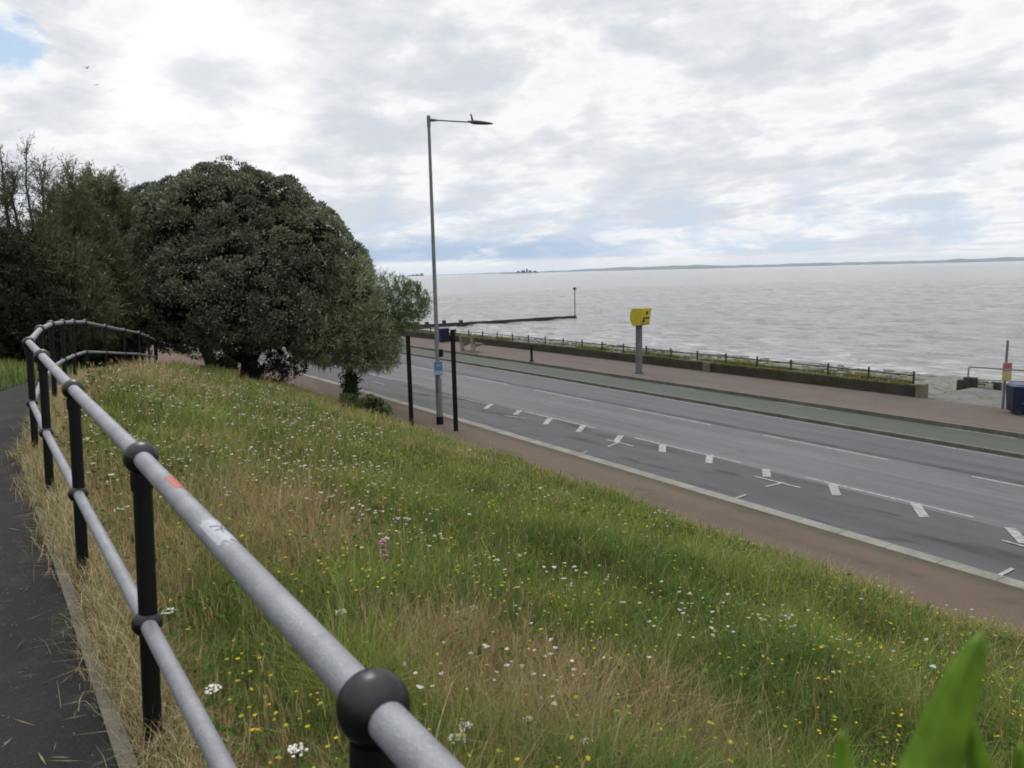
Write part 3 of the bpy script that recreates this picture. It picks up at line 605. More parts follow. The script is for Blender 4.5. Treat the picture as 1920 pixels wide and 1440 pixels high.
# wispy trees on the left bank
def wispy_tree(name, bpx, d, lobes, tall, label, seed, dens=1.0, col=(.075, .088, .040), group='feathery trees behind the railing'):
    random.seed(seed); base = None
    q = D(bpx[0], bpx[1], d); s, n = sn_of(q[0], q[1]); base = np.array([q[0], q[1], float(zter(s, n))])
    root = empty(name, base, label, 'tree', group)
    LL = [px_lobe(*l) for l in lobes]; cd = Cards(); C, Nn = lobe_surface(LL, .2, -.99, .14); dn = nrm(Nn*.6+np.array([0, 0, .5]))
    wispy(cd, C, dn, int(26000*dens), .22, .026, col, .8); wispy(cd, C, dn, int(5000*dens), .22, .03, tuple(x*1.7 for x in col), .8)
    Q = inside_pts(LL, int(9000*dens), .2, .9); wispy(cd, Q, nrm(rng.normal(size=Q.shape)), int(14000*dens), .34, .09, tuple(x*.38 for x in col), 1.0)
    b = MB(); top = LL[0][0]; b.tube([base-np.array([0, 0, .3]), base+(top-base)*.35, base+(top-base)*.7, top], [.22, .16, .12, .05], 8)
    for (tx, ty, bx, by, sp) in tall:
        P0 = D(bx, by, d); P3 = D(tx, ty, d+random.uniform(-1, 1)); mid = (P0+P3)/2+np.array([random.uniform(-.2, .2), 0, .3]); P = [P0, P0*.6+mid*.4, mid, mid*.4+P3*.6, P3]
        b.tube(P, [.045, .035, .025, .016, .007], 6)
        PP = np.array([P0+(mid-P0)*f*2 if f < .5 else mid+(P3-mid)*(f*2-1) for f in np.linspace(.05, 1, 60)]); dd = nrm(P3-P0)
        nb = int(20*sp)+6
        for _ in range(nb):
            f = random.uniform(.15, .97); o = PP[int(f*59)]; dr = nrm(dd*.55+rng.normal(size=3)*.75+np.array([0, 0, .25])); ln = random.uniform(.5, 1.35)*(1.2-f)
            tw = np.array([o+dr*ln*g+np.array([0, 0, .12*g*g]) for g in np.linspace(0, 1, 8)]); b.tube([tw[0], tw[4], tw[7]], [.010, .006, .003], 4)
            wispy(cd, tw, np.repeat(dr[None], 8, 0), int(26*sp*(1.5-f)), .14, .020, tuple(x*1.35 for x in col), .55)
        wispy(cd, PP[:50], np.repeat(dd[None], 50, 0), int(50*sp), .13, .022, tuple(x*1.3 for x in col), .7)
    cd.build('crown', 'foliage', root); b.build('trunk', 'twig', root)
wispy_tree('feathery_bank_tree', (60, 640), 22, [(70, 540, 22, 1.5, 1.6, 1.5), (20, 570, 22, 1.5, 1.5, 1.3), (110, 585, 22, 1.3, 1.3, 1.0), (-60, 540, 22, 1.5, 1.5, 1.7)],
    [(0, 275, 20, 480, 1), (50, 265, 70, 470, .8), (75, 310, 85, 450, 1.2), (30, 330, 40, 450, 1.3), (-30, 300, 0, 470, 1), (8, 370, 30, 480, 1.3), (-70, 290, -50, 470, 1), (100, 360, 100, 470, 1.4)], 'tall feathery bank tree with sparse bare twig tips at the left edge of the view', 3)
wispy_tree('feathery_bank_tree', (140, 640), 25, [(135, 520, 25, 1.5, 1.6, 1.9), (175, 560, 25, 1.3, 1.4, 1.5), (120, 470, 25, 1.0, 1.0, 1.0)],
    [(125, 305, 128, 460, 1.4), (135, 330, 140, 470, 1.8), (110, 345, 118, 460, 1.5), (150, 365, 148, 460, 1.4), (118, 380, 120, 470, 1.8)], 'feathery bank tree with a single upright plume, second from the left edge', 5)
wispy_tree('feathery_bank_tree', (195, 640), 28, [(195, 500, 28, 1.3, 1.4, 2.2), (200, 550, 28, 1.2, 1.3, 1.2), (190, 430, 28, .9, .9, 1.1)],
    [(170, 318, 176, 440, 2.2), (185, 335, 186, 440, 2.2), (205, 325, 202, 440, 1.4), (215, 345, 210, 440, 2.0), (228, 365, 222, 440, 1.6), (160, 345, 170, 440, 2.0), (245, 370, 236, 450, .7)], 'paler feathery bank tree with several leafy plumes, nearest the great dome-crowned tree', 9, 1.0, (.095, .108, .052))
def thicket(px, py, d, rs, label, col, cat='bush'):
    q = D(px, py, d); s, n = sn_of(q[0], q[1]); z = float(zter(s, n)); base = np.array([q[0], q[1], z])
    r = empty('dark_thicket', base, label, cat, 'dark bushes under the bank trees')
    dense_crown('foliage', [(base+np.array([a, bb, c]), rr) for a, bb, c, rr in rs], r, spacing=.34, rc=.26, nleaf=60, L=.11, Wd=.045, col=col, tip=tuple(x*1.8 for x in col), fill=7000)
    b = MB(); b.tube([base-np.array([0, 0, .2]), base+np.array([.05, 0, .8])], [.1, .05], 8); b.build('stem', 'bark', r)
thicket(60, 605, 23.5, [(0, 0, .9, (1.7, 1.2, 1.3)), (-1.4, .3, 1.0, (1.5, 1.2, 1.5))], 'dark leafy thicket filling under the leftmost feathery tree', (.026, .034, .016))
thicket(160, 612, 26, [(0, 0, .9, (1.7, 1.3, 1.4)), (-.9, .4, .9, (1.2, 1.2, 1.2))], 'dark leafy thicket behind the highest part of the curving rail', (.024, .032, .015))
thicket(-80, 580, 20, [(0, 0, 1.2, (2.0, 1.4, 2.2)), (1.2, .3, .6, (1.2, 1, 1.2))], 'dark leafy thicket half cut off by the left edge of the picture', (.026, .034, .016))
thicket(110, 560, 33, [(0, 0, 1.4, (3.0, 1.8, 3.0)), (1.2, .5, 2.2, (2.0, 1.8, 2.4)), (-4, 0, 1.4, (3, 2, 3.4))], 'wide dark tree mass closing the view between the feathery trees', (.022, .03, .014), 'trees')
# ------------------------------------------------------------------ meadow
def tanmask(x, y, s, n):
    m_ = fbm(x, y, .55, 3)*1.15+.25*fbm(x, y, 2.5, 8)
    for (px, py, r, k) in BL: m_ = m_+k*np.exp(-(((x-px)**2+(y-py)**2)/(r*r)))
    m_ = m_+np.clip((n-(EDGE-1.15-.6*(fbm(x, y, 1.3, 77)-.5)))/.6, 0, 1)*.9+np.clip((nf(s)+.55-n)/.4, 0, 1)*.5
    return m_
BL = []
for px, py, r, k in [(470, 860, .8, .4), (560, 960, .75, .55), (620, 1050, .6, .5), (650, 1000, .6, .4), (850, 1190, .5, .35), (1040, 1310, .6, .5), (1120, 1400, .7, .55), (900, 1270, .45, .4), (1300, 1420, .5, .4), (190, 702, 1.6, .7), (240, 712, 1.6, .6), (150, 715, 1.2, .5), (330, 800, .8, .25),
                     (1000, 1050, 2.0, -.35), (1300, 1150, 2.2, -.4), (1500, 1250, 1.6, -.4), (700, 900, 2.0, -.25), (1100, 950, 2.0, -.2), (900, 1120, .9, -.35), (330, 1180, .35, -.4), (480, 1300, .3, -.3), (300, 780, 1.5, -.2)]:
    q = T(px, py); BL.append((q[0], q[1], r, k))
def sample(n_try, dmin, dmax, power, amin=-46, amax=44):
    u = rng.uniform(0, 1, n_try); e = 2-power; d = (dmin**e+u*(dmax**e-dmin**e))**(1/e); a = np.radians(rng.uniform(amin, amax, n_try)); return d*np.sin(a), d*np.cos(a), d
def blades(x, y, z, h, wd, col, tipcol, lean=.35, five=True):
    N = len(x); az = rng.uniform(0, 2*np.pi, N); dx = np.cos(az); dy = np.sin(az); fa = rng.uniform(0, np.pi, N); sx = np.cos(fa)*wd/2; sy = np.sin(fa)*wd/2
    l = lean*rng.uniform(.1, 1.0, N)*h
    B = np.stack([x, y, z-.02], -1); S = np.stack([sx, sy, 0*sx], -1); M = B+np.stack([dx*l*.3, dy*l*.3, h*.55], -1); Tt = B+np.stack([dx*l, dy*l, h*np.sqrt(np.clip(1-(l/np.maximum(h, 1e-3))**2*.5, .2, 1))], -1)
    V = np.stack([B-S, B+S, M+S*.8, M-S*.8, Tt], 1).reshape(-1, 3); I = (np.arange(N)*5)[:, None]
    Q = (I+np.array([[0, 1, 2, 3]])).astype(np.int32); R = (I+np.array([[3, 2, 4]])).astype(np.int32)
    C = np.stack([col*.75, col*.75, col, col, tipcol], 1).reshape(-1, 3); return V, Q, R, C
def grass_object(name, parts, mat='grass_blades'):
    V, Q, R, C = [], [], [], []; o = 0
    for v, q, r, c in parts: V.append(v); Q.append(q+o); R.append(r+o); C.append(c); o += len(v)
    ob = np_mesh(name, np.concatenate(V), quads=np.concatenate(Q), tris=np.concatenate(R), col=np.concatenate(C), mat=mat); tag(ob, kind='stuff'); return ob
parts = []
x, y, d = sample(1150000, 1.0, 62, 1.40); s, n = sn_of(x, y); F = nf(s)
ok = (n > F-.10) & (n < EDGE+.12) & (s > -12) & (s < 60); x, y, d, s, n, F = [q[ok] for q in (x, y, d, s, n, F)]
cl = fbm(x, y, 3.2, 5); ok = rng.uniform(0, 1, len(x)) < .35+1.1*cl; x, y, d, s, n, F = [q[ok] for q in (x, y, d, s, n, F)]
tm = tanmask(x, y, s, n); N = len(x); dry = rng.uniform(0, 1, N) < np.clip((tm-.67)*2.8, .12, .86)
z = zter(s, n); edge = np.clip(np.minimum((n-F)/.6, (EDGE+.1-n)/1.2), .28, 1)
cm = fbm(x, y, 2.4, 21); h = rng.uniform(.09, .33, N)*(.25+1.7*cm)*(.6+.8*fbm(x, y, .6, 22))*edge; h = np.where(dry, h*1.12, h)
wd = .0040*np.maximum(1, d/3.2)**.80*rng.uniform(.6, 1.5, N); wd = np.where(dry, wd*.6, wd)
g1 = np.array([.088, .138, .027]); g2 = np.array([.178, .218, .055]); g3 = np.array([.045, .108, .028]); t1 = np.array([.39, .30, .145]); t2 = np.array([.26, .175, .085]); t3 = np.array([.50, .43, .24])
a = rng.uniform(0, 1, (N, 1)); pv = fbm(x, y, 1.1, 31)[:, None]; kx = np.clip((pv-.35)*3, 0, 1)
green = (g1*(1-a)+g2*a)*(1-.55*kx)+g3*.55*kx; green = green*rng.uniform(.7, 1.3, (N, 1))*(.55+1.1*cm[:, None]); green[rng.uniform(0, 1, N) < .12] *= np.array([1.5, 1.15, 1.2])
a2 = rng.uniform(0, 1, (N, 1)); tan = np.where(a2 < .45, t1, np.where(a2 < .75, t2, t3))*rng.uniform(.7, 1.15, (N, 1)); col = np.where(dry[:, None], tan, green)
print('grass blades', N)
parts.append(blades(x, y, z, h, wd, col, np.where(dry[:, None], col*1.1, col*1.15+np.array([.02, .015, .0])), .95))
# taller stems with seed heads
x, y, d = sample(60000, 1.1, 45, 1.35); s, n = sn_of(x, y); F = nf(s); ok = (n > F+.1) & (n < EDGE-.2) & (s < 50); x, y, d, s, n = [q[ok] for q in (x, y, d, s, n)]
N = len(x); z = zter(s, n); h = rng.uniform(.18, .42, N)*(.5+.8*fbm(x, y, 1.2, 44))*np.clip((EDGE-n)/1.5, .3, 1); wd = .0016*np.maximum(1, d/3)**.8; tm = tanmask(x, y, s, n)
col = np.where((rng.uniform(0, 1, N) < np.clip(tm-.1, .2, .9))[:, None], t1*rng.uniform(.6, 1.1, (N, 1)), np.array([.13, .16, .06])*rng.uniform(.7, 1.2, (N, 1)))
parts.append(blades(x, y, z, h, wd, col, col, .12))
sh = blades(x, y, z+h*.84, h*.22, wd*2.2, col*1.1, col*1.1, .5); parts.append(sh)
# low broad-leaved herbs
x, y, d = sample(90000, 1.1, 40, 1.4); s, n = sn_of(x, y); F = nf(s); hb = fbm(x, y, 1.8, 61); ok = (n > F+.1) & (n < EDGE-.8) & (hb > .50) & (s < 50); x, y, d, s, n = [q[ok] for q in (x, y, d, s, n)]
N = len(x); z = zter(s, n)+rng.uniform(.02, .22, N); P = np.stack([x, y, z], -1); sc = .035*np.maximum(1, d/4)**.6
ax = nrm(rng.normal(size=(N, 3))*np.array([1, 1, .5])+np.array([0, 0, .3])); v, q, c = leafcards(P, ax, sc*rng.uniform(.7, 1.6, N), sc*.5, np.array([.06, .12, .025])*rng.uniform(.6, 1.5, (N, 1)))
parts.append((v, q, np.zeros((0, 3), np.int32), c))
grass_object('meadow_grass', parts)
# grass on the bank left of the path, and the dry fringe hanging over the path edging
parts = []
x, y, d = sample(90000, 8, 60, 1.2, -46, -20); s, n = sn_of(x, y); ok = (n < nl(s)+.05) & (n > -14); x, y, d, s, n = [q[ok] for q in (x, y, d, s, n)]; N = len(x); z = zter(s, n)
h = rng.uniform(.08, .26, N); wd = .005*np.maximum(1, d/4)**.85; dry = (rng.uniform(0, 1, N) < np.clip((fbm(x, y, .8, 71)-.4)*2, .05, .6))[:, None]
col = np.where(dry, np.array([.30, .27, .12]), np.array([.10, .165, .04]))*rng.uniform(.7, 1.25, (N, 1)); parts.append(blades(x, y, z, h, wd, col, col*1.1))
grass_object('bank_grass', parts)
parts = []
N = 36000; s = 1.2+rng.uniform(0, 1, N)**1.6*22; n = nf(s)-.0+rng.normal(size=N)*.08+(fbm(s, s*0, 2.2, 5)-.5)*.3; q = n-bend(s); x = -.545*s+.838*q; y = .838*s+.545*q; d = np.hypot(x, y)
F = nf(s); z = np.where(n < F-.1, zp(s)+.01, zter(s, n)); h = rng.uniform(.04, .20, N)*np.clip(1.25-np.abs(n-F)*1.7, .3, 1.1); wd = .0028*np.maximum(1, d/3)**.8
a = rng.uniform(0, 1, (N, 1)); col = np.where(a < .55, np.array([.52, .44, .26]), np.where(a < .8, np.array([.34, .25, .13]), np.array([.12, .15, .04])))*rng.uniform(.7, 1.15, (N, 1))
parts.append(blades(x, y, z, h, wd, col, col*1.1, 1.3)); 
N = 190; s = 1.5+rng.uniform(0, 1, N)**1.4*16; n = nf(s)-.2-np.abs(rng.normal(size=N))*.22; q = n-bend(s); P = np.stack([-.545*s+.838*q, .838*s+.545*q, zp(s)+.008+rng.uniform(0, .01, N)], -1)
ax = nrm(rng.normal(size=(N, 3))*np.array([1, 1, .06])); v, qd, c = leafcards(P, ax, rng.uniform(.02, .13, N), rng.uniform(.002, .006, N), np.array([.32, .26, .15])*rng.uniform(.5, 1.1, (N, 1))); parts.append((v, qd, np.zeros((0, 3), np.int32), c))
grass_object('dry_verge_grass', parts)
# flowers: countless small heads
def heads(n_try, power, dens_seed, r0, cols, name, hmin, hmax, near=1.6, thr=.3, blob=None, pet=4, growth=.45):
    x, y, d = sample(n_try, near, 48, power); s, n = sn_of(x, y); F = nf(s); w_ = fbm(x, y, .7, dens_seed); w_ = w_+(blob(x, y) if blob else 0)
    ok = (n > F+.15) & (n < EDGE-.75) & (rng.uniform(0, 1, len(x)) < np.clip((w_-thr)*2.2, .004, 1)) & (s < 52); x, y, d, s, n = [q[ok] for q in (x, y, d, s, n)]; N = len(x)
    z = zter(s, n); h = rng.uniform(hmin, hmax, N); r = r0*np.maximum(1, d/3.5)**growth*rng.uniform(.6, 1.25, N)
    col = np.array(cols)[rng.integers(0, len(cols), N)]*rng.uniform(.8, 1.1, (N, 1))
    st = blades(x, y, z, h, .0022*np.maximum(1, d/3)**.8, np.tile([.09, .13, .04], (N, 1)), np.tile([.09, .13, .04], (N, 1)), .02)
    cen = np.stack([x, y, z+h], -1); V_, Q_, C_ = [], [], []; o_ = 0
    for k in range(pet):
        tilt = nrm(np.array([0, 0, 1.])+rng.normal(size=(N, 3))*.16); e1 = nrm(np.cross(tilt, rng.normal(size=(N, 3)))); e2 = np.cross(tilt, e1)
        c0 = cen+(e1*rng.uniform(0, .75, (N, 1))+tilt*rng.uniform(-.1, .12, (N, 1)))*r[:, None] if k else cen; rr = (r*(.62 if k else .75)*rng.uniform(.7, 1.1, N))[:, None]
        ring = [c0+rr*(e1*math.cos(a)+e2*math.sin(a)) for a in np.arange(6)*math.pi/3]; ring = ring+[c0+tilt*rr*.35]
        V_.append(np.stack(ring, 1).reshape(-1, 3)); I = (np.arange(N)*7)[:, None, None]+o_; o_ += 7*N
        Q_.append((I+np.array([[0, 1, 2, 6], [2, 3, 4, 6], [4, 5, 0, 6]])).reshape(-1, 4).astype(np.int32)); C_.append(np.repeat(col*rng.uniform(.85, 1.1, (N, 1)), 7, axis=0))
    V = np.concatenate(V_); Q = np.concatenate(Q_); C = np.concatenate(C_)
    o = grass_object(name, [st, (V, Q, np.zeros((0, 3), np.int32), C)], 'petals'); return N
b1 = [T(*q)[:2] for q in [(300, 800), (380, 830), (260, 760), (420, 900), (330, 950), (330, 740), (450, 740), (250, 820), (420, 780), (520, 800), (300, 870)]]
def blobw(x, y): return sum(.42*np.exp(-((x-a)**2+(y-b_)**2)/4.5) for a, b_ in b1)
b2 = [T(*q)[:2] for q in [(1000, 1370), (1100, 1390), (860, 1370), (1080, 1340)]]
def blobw2(x, y): return blobw(x, y)+sum(.22*np.exp(-((x-a)**2+(y-b_)**2)/.2) for a, b_ in b2)
k1 = heads(17000, 1.15, 81, .0135, [(.42, .42, .35), (.34, .33, .26), (.47, .47, .42)], 'yarrow_flowers', .20, .36, 2.2, .62, blobw2)
k2 = heads(20000, 1.3, 91, .0088, [(.44, .38, .02), (.48, .40, .02), (.32, .34, .03)], 'yellow_meadow_flowers', .14, .32, 1.7, .30, lambda x, y: np.clip((x+1)*.05, -.1, .25))
print('flowers', k1, k2)
# the few big yarrow heads that can be told apart
def yarrow(px, py, r, label):
    q = T(px, py); P = q+(CC-q)/np.linalg.norm(CC-q)*.50; s, n = sn_of(P[0], P[1]); g = np.array([P[0]+random.uniform(-.03, .03), P[1], float(zter(s, n))]); r = r*1.2
    if P[2]-g[2] > .55: P = q+(CC-q)/np.linalg.norm(CC-q)*.36; s, n = sn_of(P[0], P[1]); g = np.array([P[0], P[1], float(zter(s, n))])
    root = empty('yarrow_plant', g, label, 'wildflower', 'large white yarrow heads near the railing')
    b = MB(); top = P-np.array([0, 0, .03]); b.tube([g, (g+top)/2+np.array([.01, .01, 0]), top], [.003, .0025, .002], 6)
    hd = MB()
    for k in range(26):
        a = random.uniform(0, 6.28); rr = r*math.sqrt(random.random()); c = P+np.array([rr*math.cos(a), rr*math.sin(a), -rr*rr/r*.35+random.uniform(-.002, .003)]); hd.ball(c, r*.2*random.uniform(.8, 1.2), 7, 5, (1, 1, .6)); b.tube([top, c], .0009, 4, False)
    b.build('stem', 'stem_green', root); hd.build('flower_head', 'yarrow_white', root)
material('yarrow_white', (.66, .66, .60), 0.8, vary=.08, scale=200)
for px, py, r, lb in [(398, 1293, .024, 'white yarrow head just right of the lower rail, level with its mid-length'), (872, 1360, .026, 'upper of the two white yarrow heads right of the nearest black ball'), (858, 1382, .026, 'lower of the two white yarrow heads right of the nearest black ball'),
                      (556, 1408, .026, 'white yarrow head at the bottom edge under the near top rail'), (887, 1138, .022, 'ragged white yarrow head alone in the green grass right of the pink flower'), (640, 1147, .024, 'cream yarrow head below and left of the pink flower spike'),
                      (316, 1143, .024, 'white yarrow head just right of the second nearest post'), (222, 955, .03, 'flat white yarrow head left of the second nearest post'), (1100, 1388, .018, 'small white yarrow head low in the picture, in a loose cluster at centre right'), (990, 1350, .017, 'small round white yarrow head, leftmost of the loose cluster at centre right')]:
    yarrow(px, py, r, lb)
q = T(722, 1100); g = q.copy(); root = empty('pink_wildflower', g, 'single pink-purple flower spike growing in the meadow', 'wildflower')
b = MB(); hd = MB(); tp = g+np.array([0, 0, .30]); b.tube([g-np.array([0, 0, .03]), g+np.array([.01, 0, .15]), tp], [.004, .003, .002], 6)
for k in range(34):
    f = random.random(); c = g+np.array([random.gauss(0, .018*(1.2-f)+.004), random.gauss(0, .02), .10+.2*f]); hd.ball(c, random.uniform(.006, .012), 7, 5, (1, 1, .8))
b.build('stem', 'stem_green', root); hd.build('flower_head', 'flower_pink', root)
# ------------------------------------------------------------------ blurred plant close to the lens
fp = empty('broad_leaf_plant', (.34, .45, 2.9), 'bright green broad-leaved plant close to the viewer in the lower right corner, out of focus', 'plant')
def bigleaf(tip, base, wd, bulge=.38, curl=0.0, label=None, d0=.36):
    A = D(*base, d0); B = D(*tip, d0+.015); ax = B-A; L = np.linalg.norm(ax); ax = ax/L; view = unit(A-CC); side = unit(np.cross(ax, view)); nn = np.cross(side, ax); vs = []; R, K = 16, 8
    for i in range(R+1):
        f = i/R; w_ = wd*max(0, 1-f)**.52*min(1, (f*5+.02)**.5)
        for k in range(K+1):
            g = (k/K-.5)*2; vs.append(A+ax*L*f+side*(w_*g+curl*L*f*f)+nn*(abs(g)*wd*.35+.01*math.sin(f*3)))
    b = MB(); b.add(vs, [(i*(K+1)+k, i*(K+1)+k+1, (i+1)*(K+1)+k+1, (i+1)*(K+1)+k) for i in range(R) for k in range(K)], True); o = b.build('leaf', 'broad_leaf', fp, label)
    md = o.modifiers.new('thickness', 'SOLIDIFY'); md.thickness = .0005; return A
pA = [bigleaf((1806, 1172), (1668, 1700), .0185, curl=-.06), bigleaf((1592, 1378), (1580, 1640), .0085, curl=.05), bigleaf((1838, 1325), (1880, 1700), .0105, curl=.08), bigleaf((1912, 1400), (1930, 1700), .010)]
b = MB()
for a in pA: b.tube([a, a*.6+np.array([.30, .46, 4.3])*.4, (.32, .46, 4.15), (.34, .45, 3.6), (.34, .45, 2.85)], [.0025, .003, .004, .005, .007], 8)
b.build('stem', 'stem_green', fp)
# ------------------------------------------------------------------ street lamp
UD = np.array([-.545, .838, 0]); ND = np.array([.838, .545, 0])
lb = G(825, 795, 0.0); top = D(803, 219, lb[1]); lamp = empty('street_lamp', lb, 'tall tapered grey street lamp on the near pavement with a single arm over the road', 'street lamp')
b = MB(); b.tube([lb+np.array([0, 0, .0]), lb+np.array([0, 0, 1.45]), lb+np.array([0, 0, 1.55]), np.array([lb[0], lb[1], top[2]])], [.105, .105, .072, .045], 18)
b.tube([(lb[0], lb[1], top[2]-.32), (lb[0], lb[1], top[2]+.03)], .058, 16); b.build('column', 'pole_grey', lamp)
b = MB(); b.tube([lb-np.array([0, 0, .05]), lb+np.array([0, 0, .26])], .118, 18); b.build('base_sleeve', 'black_paint', lamp)
a0 = np.array([lb[0], lb[1], top[2]-.10]); a1 = a0+ND*1.45+np.array([0, 0, .06])
b = MB(); b.tube([a0, a0+ND*.28+np.array([0, 0, .02])], [.06, .034], 12); b.tube([a0+ND*.2+np.array([0, 0, .015]), a1], .022, 12); b.build('arm', 'lamp_grey', lamp)
b = MB(); hx = a1+ND*.42+np.array([0, 0, .02])
prof = [(-.44, .035, .03), (-.34, .07, .05), (-.2, .125, .075), (.1, .15, .06), (.35, .12, .04), (.48, .06, .018)]; vs = []; K = 12
for px_, hw, hh_ in prof:
    c = hx+ND*px_
    for k in range(K): th = 2*math.pi*k/K; vs.append(c+UD*hw*math.cos(th)+np.array([0, 0, hh_*math.sin(th)*(.8 if math.sin(th) > 0 else 1.0)]))
fs = [(i*K+k, i*K+(k+1) % K, (i+1)*K+(k+1) % K, (i+1)*K+k) for i in range(len(prof)-1) for k in range(K)]+[tuple(range(K-1, -1, -1)), tuple((len(prof)-1)*K+k for k in range(K))]
b.add(vs, fs, True); hd = b.build('lamp_head', 'lamp_grey', lamp)
b = MB(); q = hx-ND*.28+np.array([0, 0, .05]); b.tube([q, q+np.array([-.02, 0, .1]), q+np.array([-.045, 0, .19])], [.035, .032, .026], 10); b.build('photocell', 'lamp_grey', hd)
b = MB(); q = lb+np.array([0, 0, 1.86]); b.box(q+np.array([.02, -.085, 0]), (.27, .012, .44), (1, 0, 0), bev=.005); pl = b.build('sign_plate', 'sign_blue', lamp, 'light blue notice plate strapped to the column')
b = MB(); b.box(q+np.array([.02, -.094, -.14]), (.25, .004, .12)); b.build('printed_panel', 'sign_pale', pl); b = MB(); b.box(q+np.array([.02, -.094, .10]), (.14, .004, .05)); b.build('printed_line', 'sign_pale', pl)
b = MB(); q = lb+np.array([.13, -.02, 2.36]); b.box(q, (.12, .1, .26), bev=.02); b.build('control_box', 'black_paint', lamp)
b = MB(); b.box(lb+np.array([-.04, -.1, 1.35]), (.1, .02, .55), bev=.004); b.build('door', 'lamp_grey', lamp)
# two bare black posts
for px, py, ty, lab in [(772, 802, 630, 'left-hand bare black post, on the far side of the lamp from the yellow camera'), (855, 808, 619, 'right-hand bare black post, standing just right of the street lamp')]:
    q = G(px, py, 0); tz = D(px, ty, q[1])[2]; r = empty('black_post', q, lab, 'post', 'bare black posts either side of the street lamp')
    b = MB(); b.box(q+np.array([0, 0, tz/2-.05]), (.115, .115, tz+.1), UD, bev=.012); b.build('shaft', 'black_post', r)
    b = MB(); b.box(q+np.array([0, 0, tz+.01]), (.135, .135, .03), UD, bev=.008, taper=.8); b.build('cap', 'black_post', r)
# ------------------------------------------------------------------ roadside camera
gq = G(1198, 700, .115); gc = empty('speed_camera', gq, 'yellow box-shaped speed camera on a thick grey pole at the promenade kerb', 'speed camera')
zt = D(1200, 609, gq[1])[2]; zt2 = D(1205, 577, gq[1])[2]; hb = zt2-zt
b = MB(); b.tube([gq-np.array([0, 0, .05]), (gq[0], gq[1], zt+.02)], .155, 20); b.tube([gq, gq+np.array([0, 0, .08])], .20, 20); b.build('pole', 'pole_grey', gc)
ux = -UD; wv = ND; cz = np.array([gq[0], gq[1], zt])+ux*.16; vs = []
side = [(-.42, .12), (-.47, .30), (-.47, .62), (-.38, .88), (-.26, .97), (.34, 1.0), (.36, .97), (.26, .10), (.22, .02), (-.25, -.06)]
for sgn in (-1, 1):
    for a, c in side: vs.append(cz+ux*a*.95+wv*.29*sgn+np.array([0, 0, c*hb]))
K = len(side); b = MB(); b.add(vs, [tuple(range(K)), tuple(range(2*K-1, K-1, -1))]+[(k, K+k, K+(k+1) % K, (k+1) % K) for k in range(K)]); hs = b.build('housing', 'yellow_paint', gc)
def face_pt(f, h, off=.012): a = .26+(.36-.26)*((h-.1)/.87); return cz+ux*(a*.95+off)+wv*f+np.array([0, 0, h*hb])
b = MB(); c1 = [face_pt(-.26, .14, .006), face_pt(.26, .14, .006), face_pt(.26, .93, .006), face_pt(-.26, .93, .006)]; b.add(c1, [(0, 1, 2, 3)]); b.build('front_panel', 'yellow_front', hs)
fn = unit(ux*.99+np.array([0, 0, -.1])); b = MB(); b.box(face_pt(.05, .72), (.12, .03, .14), wv); b.box(face_pt(.02, .43), (.36, .03, .07), wv); b.box(face_pt(-.12, .27), (.13, .03, .12), wv); b.build('lens_windows', 'dark_lens', hs)
# bollard, bench, bins
q = G(997, 678, .115); bo = empty('bollard', q, 'black waisted bollard standing alone between the bench and the yellow camera', 'bollard'); b = MB()
b.tube([q, q+np.array([0, 0, .08]), q+np.array([0, 0, .12]), q+np.array([0, 0, .7]), q+np.array([0, 0, .74]), q+np.array([0, 0, .78])], [.12, .12, .075, .065, .09, .065], 14); b.build('shaft', 'black_paint', bo); b = MB(); b.ball(q+np.array([0, 0, .86]), .085, 14, 10); b.build('cap', 'black_paint', bo)
q1 = G(867, 658, .115); q2 = G(888, 661, .115); cen = (q1+q2)/2; be = empty('promenade_bench', cen, 'weathered promenade bench with two pale concrete end supports facing the sea', 'bench')
for qq in (q1, q2):
    b = MB(); vs = []; pf = [(-.12, 0), (.14, 0), (.10, .30), (.62, .44), (.62, .50), (.08, .45), (-.06, .92), (-.16, .92), (-.14, .40)]
    for sg in (-.05, .05):
        for a, c in pf: vs.append(qq+ND*a+UD*sg+np.array([0, 0, c]))
    K = len(pf); b.add(vs, [tuple(range(K)), tuple(range(2*K-1, K-1, -1))]+[(k, K+k, K+(k+1) % K, (k+1) % K) for k in range(K)]); b.build('support', 'bench_concrete', be)
b = MB()
for k in range(4): b.box(cen+ND*(.16+.13*k)+np.array([0, 0, .492+.012*k]), (1.9, .10, .035), UD, bev=.008)
b.build('seat', 'bench_wood', be); b = MB()
for k in range(3): b.box(cen+ND*(-.03-.02*k)+np.array([0, 0, .62+.13*k]), (1.9, .035, .10), UD, bev=.008)
b.build('backrest', 'bench_wood', be)
def wheelie(base, ax, sx, sy, sz, label, group='navy bins on the promenade'):
    r = empty('litter_bin', base, label, 'bin', group); b = MB(); c = base+np.array([0, 0, .06+sz*.42]); b.box(c, (sx*.9, sy*.9, sz*.82), ax, bev=.03, taper=1.1); bd = b.build('body', 'navy_plastic', r)
    b = MB(); b.box(c+np.array([0, 0, sz*.45]), (sx*1.05, sy*1.05, sz*.09), ax, bev=.03, taper=.86); b.build('lid', 'bin_lid', r)
    b = MB(); a = unit(ax); bq = np.cross([0, 0, 1.], a)
    b.tube([base+np.array([0, 0, .09])+a*sx*.3-bq*sy*.48, base+np.array([0, 0, .09])+a*sx*.3-bq*sy*.38], .09, 12); b.build('wheel', 'rubber', r); b = MB(); b.tube([base+np.array([0, 0, .09])-a*sx*.3-bq*sy*.48, base+np.array([0, 0, .09])-a*sx*.3-bq*sy*.38], .09, 12); b.build('wheel', 'rubber', r)
    return bd, c, a, bq
